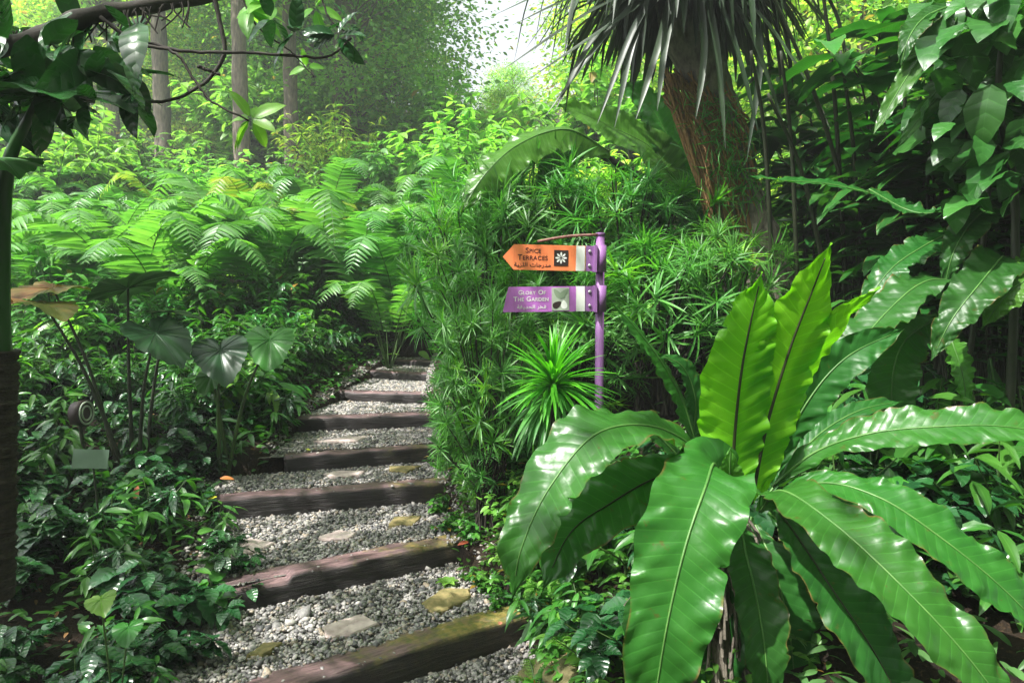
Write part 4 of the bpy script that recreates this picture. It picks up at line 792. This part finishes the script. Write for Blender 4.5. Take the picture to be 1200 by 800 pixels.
# ------------------------------------------------------------------ big bird's nest fern
fb = (.70, 2.45, .62); root = thing('birds_nest_fern', fb, 'large bird\u2019s nest fern with wavy fronds filling the lower right foreground', 'fern')
root['label'] = 'large nest fern with wavy glossy fronds filling the lower right foreground'
a = Acc(); r2 = np.random.default_rng(8); V = []
for i in range(260):
    ph = r2.random() * 6.283; z0 = r2.uniform(-.1, .2); q = np.array([math.cos(ph), math.sin(ph), 0]); tube(a, spline([q * .05 + [0, 0, z0 + .1], q * .14 + [0, 0, z0], q * .20 + [r2.normal() * .04, 0, z0 - .22]], 5), .006, 4, cap=False)
tube(a, np.array([(0, 0, -.35), (0, 0, 0), (0, 0, .12), (0, 0, .2)]), np.array([.2, .16, .12, .04]), 14); a.build('root_mass', M['bark_dark'], root)
big = [
 ([(848, 580, 2.40), (815, 528, 2.30), (765, 500, 2.20), (700, 508, 2.08), (645, 570, 2.00), (612, 640, 1.95), (600, 702, 1.94)], .235, (-.15, -.5, 1), 'frond', 'nest', dict(fold=.10, wave=.06, seed=1, ribr=.004)),
 ([(850, 585, 2.40), (812, 560, 2.32), (770, 560, 2.24), (715, 590, 2.16), (668, 625, 2.10), (636, 692, 2.05)], .215, (-.1, -.75, .75), 'frond', 'nest', dict(fold=.12, wave=.04, seed=2, rib='rib_dark')),
 ([(848, 600, 2.38), (838, 545, 2.20), (826, 572, 2.02), (803, 640, 1.92), (782, 730, 1.86), (766, 830, 1.84), (758, 900, 1.86)], .262, (-.05, -.85, .6), 'frond', 'up', dict(fold=.12, wave=.06, seed=3, ribr=.0045)),
 ([(868, 610, 2.40), (872, 640, 2.25), (884, 690, 2.12), (896, 760, 2.02), (902, 850, 1.98)], .165, (.15, -.9, .4), 'frond_dark', 'up', dict(fold=.25, wave=.04, seed=4)),
 ([(905, 590, 2.40), (935, 630, 2.24), (975, 690, 2.10), (1025, 765, 2.00), (1075, 860, 1.95)], .20, (.1, -.7, .7), 'frond_dark', 'nest', dict(fold=.2, wave=.06, seed=5, rib='rib_dark')),
 ([(890, 600, 2.42), (915, 575, 2.25), (975, 612, 2.05), (1050, 680, 1.88), (1130, 765, 1.76), (1205, 865, 1.70)], .215, (.05, -.72, .72), 'frond', 'up', dict(fold=.14, wave=.07, seed=6)),
 ([(900, 590, 2.48), (960, 566, 2.38), (1030, 583, 2.25), (1105, 632, 2.14), (1180, 694, 2.06), (1250, 770, 2.02)], .19, (.05, -.65, .75), 'frond', 'nest', dict(fold=.12, wave=.06, seed=7)),
 ([(905, 570, 2.52), (955, 530, 2.48), (1020, 508, 2.40), (1100, 500, 2.32), (1180, 500, 2.26), (1290, 520, 2.2)], .175, (0, -.6, .8), 'frond', 'nest', dict(fold=.15, wave=.05, seed=8)),
 ([(858, 590, 2.44), (860, 520, 2.42), (868, 440, 2.38), (880, 375, 2.36), (893, 318, 2.34)], .25, (.10, -1, .15), 'frond_new', 'up', dict(fold=-.12, vn=6, wave=.035, seed=9, rib='rib_dark', ribr=.0055)),
 ([(880, 590, 2.46), (898, 500, 2.44), (925, 410, 2.40), (950, 345, 2.36), (974, 284, 2.30)], .25, (.20, -1, .1), 'frond_new', 'up', dict(fold=-.12, vn=6, wave=.035, seed=10, rib='rib_dark', ribr=.0055)),
 ([(892, 590, 2.48), (915, 500, 2.48), (945, 430, 2.46), (985, 375, 2.40), (1032, 336, 2.32)], .17, (.55, -.8, .35), 'frond_new', 'up', dict(fold=-.25, wave=.06, seed=11, rib=None)),
 ([(862, 600, 2.46), (850, 640, 2.36), (842, 720, 2.3), (838, 850, 2.26)], .20, (-.1, -.9, .3), 'frond_dark', 'up', dict(fold=.2, wave=.05, seed=21)),
 ([(880, 605, 2.48), (870, 660, 2.42), (868, 740, 2.38), (872, 860, 2.36)], .20, (.0, -.9, .3), 'frond_dark', 'up', dict(fold=.2, wave=.05, seed=22)),
 ([(856, 600, 2.3), (856, 575, 2.22), (855, 548, 2.18), (856, 524, 2.17)], .09, (0, -1, .2), 'frond_light', 'up', dict(fold=.1, wave=.04, seed=12)),
 ([(885, 615, 2.45), (905, 660, 2.35), (925, 740, 2.3), (935, 850, 2.25)], .19, (.1, -.9, .3), 'frond_dark', 'up', dict(fold=.2, wave=.05, seed=13)),
 ([(900, 600, 2.5), (960, 650, 2.45), (1050, 730, 2.4), (1130, 830, 2.35)], .22, (.1, -.7, .6), 'frond_dark', 'up', dict(fold=.2, wave=.05, seed=14)),
 ([(905, 585, 2.6), (1000, 600, 2.6), (1100, 640, 2.6), (1210, 700, 2.55)], .2, (.0, -.6, .8), 'frond_dark', 'nest', dict(fold=.2, wave=.05, seed=15)),
 ([(845, 600, 2.5), (810, 640, 2.45), (770, 690, 2.42), (735, 770, 2.4)], .16, (-.2, -.8, .5), 'frond_dark', 'nest', dict(fold=.2, wave=.05, seed=16)),
 ([(900, 565, 2.6), (940, 480, 2.62), (990, 420, 2.64), (1060, 385, 2.66)], .16, (.5, -.8, .6), 'frond_dark', 'nest', dict(fold=.35, wave=.05, seed=17)),
 ([(900, 580, 2.65), (930, 540, 2.7), (965, 505, 2.75), (1010, 480, 2.8), (1060, 470, 2.85)], .10, (0, -.5, 1), 'frond_dark', 'nest', dict(fold=.3, wave=.05, seed=18)),
 ([(870, 590, 2.45), (845, 540, 2.4), (825, 560, 2.34), (815, 600, 2.3)], .05, (0, -.6, .8), 'frond', 'nest', dict(fold=.2, wave=.05, seed=19)),
]
flab = {0: 'leftmost arching frond with pale sheen', 1: 'smaller frond under the leftmost one', 2: 'wide frond hanging straight down with white glare', 8: 'left upright lime green frond', 9: 'tallest upright lime green frond', 10: 'narrow lime frond leaning right', 7: 'long horizontal frond reaching the right edge'}
for i, (pts, wd, nh, m, pr_, kw) in enumerate(big):
    frond(root, PP(pts), wd, nh, m, pr_, lab=flab.get(i), **kw)

# second nest fern at the right
root = thing('birds_nest_fern', tuple(P(1150, 480, 3.5)), 'smaller nest fern with light and dark pleated fronds at the right edge', 'fern')
root.location = GP(1150, 3.5)
for i, (pts, wd, m, nh) in enumerate([([(1130, 330, 3.4), (1085, 330, 3.2), (1040, 365, 3.1), (985, 430, 3.0), (930, 500, 3.0)], .22, 'frond_dark', (-.4, -.5, .9)),
    ([(1150, 330, 3.4), (1175, 300, 3.1), (1150, 330, 2.95), (1115, 375, 2.9), (1090, 425, 2.9)], .20, 'frond_dark', (-.3, -.8, .5)),
    ([(1200, 290, 3.2), (1215, 315, 3.0), (1180, 345, 2.95), (1150, 385, 2.95)], .16, 'frond_light', (-.3, -.8, .5)),
    ([(1105, 385, 3.2), (1115, 400, 3.1), (1128, 440, 3.05), (1133, 480, 3.05)], .12, 'frond_light', (.2, -.9, .3)),
    ([(1100, 370, 3.5), (1060, 400, 3.3), (1045, 450, 3.2), (1050, 520, 3.15), (1060, 580, 3.1)], .22, 'frond', (-.1, -.9, .3)),
    ([(1120, 270, 3.6), (1080, 290, 3.4), (1040, 320, 3.3), (1000, 380, 3.25)], .16, 'frond_dark', (-.2, -.6, .8)),
    ([(1160, 420, 3.6), (1175, 520, 3.4), (1185, 620, 3.3), (1190, 720, 3.2)], .2, 'frond_dark', (.2, -.9, .3)),
    ([(1190, 240, 3.6), (1150, 250, 3.4), (1120, 290, 3.3), (1105, 340, 3.3)], .16, 'frond_dark', (-.2, -.8, .6))]):
    frond(root, PP(pts), wd, nh, m, 'up', seed=30 + i, fold=.15, wave=.07, vn=20)
# single arching blade right of the post
root = thing('broad_leaf_plant', GP(800, 3.4), 'plant with one long arching shiny blade right of the signpost', 'plant')
frond(root, PP([(815, 520, 3.35), (800, 470, 3.3), (775, 425, 3.22), (745, 385, 3.15), (715, 352, 3.1)]), .155, (.35, -.6, .8), 'frond', 'blade', 41, fold=-.2, wave=.04, name='leaf')
frond(root, PP([(810, 520, 3.4), (815, 470, 3.35), (800, 430, 3.3), (770, 415, 3.25)]), .12, (.1, -.8, .6), 'frond_dark', 'blade', 42, name='leaf')
frond(root, PP([(800, 540, 3.4), (770, 510, 3.35), (745, 500, 3.3), (722, 520, 3.25)]), .10, (.1, -.8, .6), 'frond_dark', 'blade', 43, name='leaf')

# ------------------------------------------------------------------ right side: canes, ginger, undergrowth
root = thing('cane_clump', GP(985, 4.6), 'clump of thin dark leaning canes right of the leaning trunk', 'plant'); o_ = np.array(root.location)
for x0, y0, x1, y1 in [(958, -60, 992, 290), (895, -30, 1025, 300), (915, 60, 935, 300), (900, 110, 975, 300), (880, 60, 905, 250), (1065, 60, 1040, 300), (1120, 60, 1090, 300), (985, 60, 1010, 300)]:
    a = Acc(); c = spline([P(x1, y1 + 60, 4.6), P((x0 + x1) / 2 + 3, (y0 + y1) / 2, 4.4), P(x0, y0, 4.2)], 20) - o_; tube(a, c, np.linspace(.016, .009, 20), 7); a.build('cane', M['stem_dark'], root)
for i, (pts, wd) in enumerate([([(1025, 228, 3.8), (970, 216, 3.7), (920, 212, 3.6), (878, 206, 3.55)], .11), ([(1018, 222, 3.8), (1060, 245, 3.7), (1090, 250, 3.6), (1120, 240, 3.5)], .16)]):
    frond(root, PP(pts), wd, (0, -.5, .9), 'frond_dark', 'blade', 50 + i, name='leaf')
gA = Proto(ginger(71, 8, 2.3, .42, ['frond_dark', 'shrub'], lean=(-.18, -.12))); gC = Proto(ginger(73, 10, 2.2, .46, ['frond_dark', 'climber'], w=leaf(w=.34, nu=9, nv=2, peak=.42, fold=.3, droop=.45, wave=.05), per=18, spread=.45, name='broad_blade_plant')); gB = Proto(ginger(72, 9, 1.9, .36, ['shrub', 'bright'], lean=(-.1, 0)))
for i, (pr, px, Y, sc, lab) in enumerate([(gA, 1190, 3.9, 1.0, 'dark ginger plant with large grey green blades in the upper right corner'), (gA, 1130, 4.6, 1.05, 'dark ginger plant second from the right edge'), (gA, 1240, 3.3, .95, 'ginger plant at the right edge over the pleated fronds'),
        (gB, 1080, 5.6, 1.1, 'ginger plant with mid green blades behind the dark canes'), (gB, 985, 6.4, 1.0, 'bright ginger plant between the canes and the trunk'), (gB, 1170, 6.2, 1.2, 'green ginger plant behind the dark ones at upper right'), (gB, 1270, 5.0, 1.3, 'ginger plant beyond the right edge leaves'),
        (gA, 1060, 5.0, 1.1, 'dark ginger plant right of the canes'),
        (gC, 1010, 5.2, 1.0, 'dark broad bladed plant directly behind the canes'), (gC, 1095, 4.2, .95, 'dark broad bladed plant behind the pale long blades'), (gC, 1165, 3.9, .9, 'dark broad bladed plant behind the leafy climber'), (gC, 1215, 4.4, 1.05, 'tall dark broad bladed plant at the right edge'), (gC, 1050, 4.4, .6, 'low dark broad bladed plant above the pleated fronds'), (gC, 1140, 3.9, .55, 'low dark broad bladed plant behind the smaller nest fern'), (gC, 965, 5.6, .8, 'dark broad bladed plant right of the leaning trunk')]):
    pr.put(GP(px, Y), rz=[.3, 2.2, 1.2, .7, 3, 4, 5, 1.6, 2, 3.3, 4.1, 5.2, .4, 1.9, 2.8][i], sc=sc, label=lab, group='ginger plants on the right bank')
# long pale blades pointing down left in the upper right
root = thing('pale_blade_plant', GP(1130, 3.6), 'plant with long grey green blades pointing down left in the upper right', 'plant'); o_ = np.array(root.location)
stalk(root, [o_, P(1160, 200, 3.5), P(1150, 60, 3.4), P(1128, 5, 3.3)], (.015, .008), 'stem_dark')
for i, (pts, wd) in enumerate([([(1125, 5, 3.3), (1095, 45, 3.2), (1060, 95, 3.1), (1022, 160, 3.0)], .10), ([(1120, 5, 3.3), (1085, 20, 3.2), (1065, 45, 3.1), (1055, 80, 3.1)], .12), ([(1150, 60, 3.4), (1120, 95, 3.3), (1085, 130, 3.2), (1050, 175, 3.1)], .09),
        ([(1155, 80, 3.4), (1110, 55, 3.3), (1080, 60, 3.2), (1050, 75, 3.1)], .09), ([(1190, 20, 3.4), (1180, 60, 3.3), (1150, 90, 3.2), (1115, 100, 3.1)], .10), ([(1210, 60, 3.2), (1190, 95, 3.1), (1160, 120, 3.0), (1125, 125, 3.0)], .11)]):
    frond(root, PP(pts), wd, (-.3, -.8, .6), 'frond_dark' if i in (1, 4) else 'shrub', 'blade', 60 + i, name='leaf')
# heart shaped leaves at right top
root = thing('leafy_climber', GP(1190, 3.1), 'climber with many broad pointed leaves near the upper right edge', 'plant')
a = Acc(); n = 85; px = r_.uniform(1085, 1215, n); py = r_.uniform(-20, 235, n); pos = np.array([P(p, q, 2.9 + .5 * r_.random()) for p, q in zip(px, py)]) - np.array(root.location)
scatter(a, L_wide, pos, r_.normal(size=(n, 3)) * [.7, .5, .4] + [-.35, -.35, -.5], r_.normal(size=(n, 3)) * .35 + [-.1, -.25, 1], r_.uniform(.12, .26, n)); a.build('foliage', M['climber'], root)
stalk(root, [np.array(root.location), P(1190, 250, 3.1), P(1170, 120, 3.1), P(1180, 0, 3.1)], (.02, .01), 'stem_dark')

# low leafy plants: one set of models for the dark undergrowth on both sides
lowA = Proto(leafy(81, .24, .34, 11, 9, .135, L_wide, ['glossy', 'glossy'], 'low_glossy_plant', 'plant', start=.4, droop=.25))
lowB = Proto(leafy(82, .22, .30, 11, 9, .12, L_wide, ['glossy', 'shrub'], 'low_glossy_plant', 'plant', start=.4, mixp=.3))
lowC = Proto(leafy(83, .22, .42, 8, 10, .15, L_lan, ['shrub', 'glossy'], 'low_pointed_plant', 'plant', start=.3, mixp=.3, droop=.4))
rq = np.random.default_rng(17); k = 0
for gy in np.arange(2.1, 6.6, .34):
    for gx in np.arange(-.22, 1.9, .34):
        y = gy + rq.uniform(-.1, .1); x = np.interp(y, *LX) - .08 - gx + rq.uniform(-.1, .1) - (.15 if 4.3 < y < 5.4 else 0)
        px = 600 + x / y * 850
        if px < -60 or px > 330: continue
        pr = (lowA, lowB, lowA, lowC)[k % 4]; pr.put(G(x, y), rz=rq.random() * 6.28, sc=rq.uniform(.7, 1.2) * (.85 if gx < 0 else 1), tilt=(rq.normal() * .08, rq.normal() * .08),
            label='low pointed leaved plant in the dark undergrowth left of the steps' if pr is lowC else 'low glossy dark plant in the undergrowth left of the steps', group='low pointed plants' if pr is lowC else 'low glossy plants left of the steps'); k += 1
root = thing('heart_leaf_plant', GP(118, 2.7, .02), 'small plant with one bright green heart shaped leaf at lower left', 'plant')
heart_leaf(root, P(118, 702, 2.5), (.5, -.8, -.15), (0, -.45, 1), .085, 'bright', 2); heart_leaf(root, P(150, 735, 2.4), (.3, -.8, -.2), (0, -.35, 1), .08, 'taro_green', 4); stalk(root, [np.array(root.location), P(118, 702, 2.5)], (.004, .003), 'stem'); stalk(root, [np.array(root.location), P(150, 735, 2.4)], (.004, .003), 'stem')
k = 0
for px, Y, sc in [(720, 2.75, 1.0), (690, 2.95, .9), (650, 3.25, .9), (760, 2.6, 1), (610, 3.9, .8), (640, 3.7, 1), (700, 3.4, 1.1), (750, 3.1, 1.2), (800, 2.9, 1.1), (860, 3.0, 1.3), (930, 3.0, 1.2), (990, 2.9, 1.2), (1060, 2.8, 1.1), (700, 2.5, .8), (745, 2.3, .8),
                  (1130, 2.9, 1.1), (1180, 2.8, 1.2), (1200, 2.4, 1.1), (1100, 2.5, 1.0), (1160, 3.3, 1.5), (1100, 3.3, 1.5), (1030, 3.2, 1.4), (1215, 3.1, 1.5), (1000, 3.6, 1.3), (900, 3.7, 1.4), (830, 3.7, 1.3), (760, 3.8, 1.2), (950, 4.2, 1.6), (560, 4.5, .7), (600, 4.4, .9), (1080, 4.2, 1.4), (535, 5.0, .6), (680, 2.7, .6)]:
    (lowC if k % 3 else lowB).put(GP(px, Y), rz=k * 1.7, sc=sc, label='pointed leaved plant in the shade under the nest fern' if k % 3 else 'glossy plant in the shade under the nest fern', group='shade plants on the right bank' if k % 3 else 'glossy shade plants on the right bank'); k += 1
crA = Proto(leafy(85, .17, .24, 16, 16, .055, L_ov, ['creeper', 'bright'], 'creeping_plant', 'plant', start=.15, droop=.2, mixp=.3)); crB = Proto(leafy(86, .15, .17, 16, 16, .042, L_wide, ['creeper', 'shrub'], 'creeping_plant', 'plant', start=.15, droop=.1, mixp=.3))
k = 0
for px, Y in [(520, 4.9), (545, 4.7), (530, 4.5), (560, 4.4), (548, 4.2), (585, 4.2), (560, 4.0), (600, 4.0), (575, 3.85), (610, 3.75), (590, 3.7), (625, 3.6), (640, 3.5), (600, 3.85), (535, 5.3), (560, 4.9), (585, 4.5), (620, 4.1), (645, 3.8), (665, 3.4), (640, 3.25), (515, 5.6), (655, 3.0), (700, 2.8), (672, 2.75)]:
    (crA if k % 2 else crB).put(GP(px, Y), rz=k * 1.9, sc=rq.uniform(.8, 1.25), label='small leaved creeper lining the right edge of the steps' if k % 2 else 'low round leaved creeper by the right ends of the steps', group='creepers on the right path edge' if k % 2 else 'round leaved creepers on the right path edge'); k += 1
# small fern, seedling and rocks beside the lowest step
sf = Proto(fern_plant(91, 7, .17, 'bright', .5)); o = sf.put(GP(630, 3.0, .06), label='tiny bright green fern at the right end of the lowest timber step'); o.name = 'small_fern'
root = thing('seedling', GP(522, 3.95, .0), 'small bright seedling beside the mossy stone on the lowest treads', 'seedling'); a = Acc()
ph = np.arange(7) * .9; scatter(a, L_wide, np.zeros((7, 3)) + [0, 0, .05], np.stack([np.cos(ph), np.sin(ph), .6 + 0 * ph], 1), np.tile([0, 0, 1.], (7, 1)), .07); a.build('foliage', M['bright'], root); stalk(root, [np.array(root.location), np.array(root.location) + [0, 0, .05]], (.003, .003), 'stem')
def rock(px, Y, r, seed, lab, dz=.0, mat='rock'):
    import bmesh
    bm = bmesh.new(); bmesh.ops.create_icosphere(bm, subdivisions=4, radius=1)
    for v in bm.verts:
        p = v.co; k = 1 + .13 * math.sin(p.x * 3 + seed) + .10 * math.sin(p.y * 4 + seed * 2) + .06 * math.sin(p.z * 9 + p.x * 6 + seed); v.co = Vector((p.x * k * 1.25, p.y * k, p.z * k * .62)) * r
    me = bpy.data.meshes.new('rock'); bm.to_mesh(me); bm.free(); me.polygons.foreach_set('use_smooth', [True] * len(me.polygons)); me.materials.append(M[mat]); o = bpy.data.objects.new('mossy_rock', me); COL.objects.link(o); o.location = GP(px, Y, dz); tag(o, lab, 'rock', 'mossy rocks by the lowest step')
rock(652, 3.12, .13, 1, 'brown mossy rock right of the lowest timber step', -.03); rock(618, 3.1, .11, 3, 'dark rock at the right end of the lowest timber step', -.07); rock(690, 2.9, .13, 5, 'low mossy rock under the hanging frond', -.03)
# plant label and spotlight in the left undergrowth
c = P(106, 538, 4.0); root = thing('plant_label', GP(108, 4.0), 'pale green blank plant label plate in the left undergrowth', 'plant label')
o = plate('label_plate', [(-.09, -.05), (-.09, .055), (.09, .055), (.09, -.05)], -.002, .002, 'plate', root); o.location = c - np.array(root.location); o.rotation_euler = (-.25, .08, .25); stalk(root, [np.array(root.location), c + [0, .02, 0]], (.006, .006), 'stem_dark', 'stake')
c = P(97, 484, 4.6); root = thing('garden_lamp', GP(97, 4.65), 'round black garden lamp with white ring in the left undergrowth', 'lamp'); o_ = np.array(root.location)
ax = nrm(np.array([.995, -.06, .05])); a = Acc(); tube(a, np.array([c - ax * .06, c - ax * .05, c + ax * .02, c + ax * .022]) - o_, np.array([.045, .075, .085, .075]), 24); a.build('housing', M['black'], root)
a = Acc(); t = np.linspace(0, 6.283, 33); e1 = nrm(np.cross(ax, [0, 0, 1.])); e2 = np.cross(ax, e1)
for rr_ in (.070, .045): tube(a, c + ax * .026 - o_ + rr_ * (np.cos(t)[:, None] * e1 + np.sin(t)[:, None] * e2), .006, 8, cap=False)
a.build('ring', M['greyphoto'], root); stalk(root, [o_, c - ax * .03], (.012, .012), 'stem_dark', 'stake')

# ------------------------------------------------------------------ ground cover and litter
rq = np.random.default_rng(44)
def cover(name, n, xr, yr, ll, proto, mats, lab, cond=None, dz=.02, up=.5):
    a = Acc(); x = rq.uniform(*xr, n); y = rq.uniform(*yr, n); k_ = cond(x, y); x, y = x[k_], y[k_]; n = len(x); 
    d = rq.normal(size=(n, 3)) * [1, 1, .25] + [0, 0, up * .4]; scatter(a, proto, np.stack([x, y, H(x, y) + dz * rq.random(n)], 1), d, rq.normal(size=(n, 3)) * .35 + [0, 0, 1], ll * rq.uniform(.5, 1.2, n), 0)
    return tag(a.build(name, mats), lab, kind='stuff')
outL = lambda x, y: x < np.interp(y, *LX) + .02
outR = lambda x, y: x > np.interp(y, *RX) - .02
cover('ground_cover', 14000, (-7, -1.4), (2, 11), .09, L_ov, M['shrub'], 'low leafy ground cover on the left bank', outL, .14)
cover('creeping_plants', 15000, (-.9, 1.1), (2.2, 6.5), .055, L_ov, M['creeper'], 'small leaved creeping plants along the right path edge', lambda x, y: outR(x, y) & (x < np.interp(y, *RX) + .75), .17)
cover('undergrowth', 20000, (0.4, 7), (1.5, 11), .10, L_lan, M['tree_dark'], 'dark undergrowth on the right bank', lambda x, y: outR(x - .5, y), .12)
cover('forest_floor_plants', 26000, (-26, 26), (9, 42), .28, L_ov, M['tree'], 'green undergrowth covering the forest floor', lambda x, y: abs(x) < y * .9 + 2, .5)
cover('leaf_litter', 2600, (-3.4, 1.6), (2.2, 8), .05, L_ov, simple('dead_leaf', (.06, .03, .012), (.24, .12, .04), .7, 3, .2), 'brown fallen leaves on the soil beside the steps', lambda x, y: outL(x - .05, y) | outR(x + .03, y) | (rq.random(len(x)) < .05), .02, .1)
for i, (px, py, z, s, col, lab) in enumerate([(252, 563, .34, .10, (.45, .16, .03), 'orange fallen leaf at the left path edge'), (262, 547, .36, .08, (.35, .09, .03), 'reddish brown fallen leaf beside the orange one'), (248, 585, .30, .06, (.5, .5, .03), 'yellow fallen leaf at the end of the third step'),
        (285, 492, .52, .08, (.6, .2, .03), 'bright orange leaf under the grey sheened elephant ear'), (150, 588, .4, .09, (.45, .12, .05), 'upright orange red leaf in the left undergrowth'), (548, 640, .2, .07, (.35, .07, .03), 'red brown fallen leaf right of the second step'), (355, 548, .26, .05, (.55, .6, .05), 'small yellow leaf lying on the gravel'), (585, 742, .02, .05, (.5, .2, .12), 'pink brown leaf by the right end of the lowest step')]):
    Y = (CAM[2] - z) / ((py - 345) / 850.0); p = P(px, 345, Y); a = Acc(); scatter(a, L_ov, [[0, 0, 0]], [[math.cos(i * 2), math.sin(i * 2), .15 if i != 4 else 2]], [[.1, -.4, 1]], s)
    o = a.build('fallen_leaf', simple('fallen_leaf_%d' % i, tuple(q * .6 for q in col), col, .6, 8, .2)); o.location = (p[0], Y, max(float(H(p[0], Y)) + .05, z)); tag(o, lab, 'leaf')

# ------------------------------------------------------------------ air: thin humid haze round everything
import bmesh
bm = bmesh.new(); bmesh.ops.create_cube(bm, size=1)
hz = bpy.data.meshes.new('haze'); bm.to_mesh(hz); bm.free(); o = bpy.data.objects.new('haze', hz); COL.objects.link(o); o.scale = (190, 160, 80); o.location = (0, 38, 30)
g = N('humid_air'); pv_ = g.new('ShaderNodeVolumePrincipled'); pv_.inputs['Color'].default_value = (.92, .97, .95, 1); pv_.inputs['Density'].default_value = .0042; pv_.inputs['Anisotropy'].default_value = .3
g.t.links.new(pv_.outputs[0], g.out.inputs['Volume']); hz.materials.append(g.m); tag(o, 'thin pale humid haze between the trees', kind='stuff')
SC.cycles.volume_bounces = 0
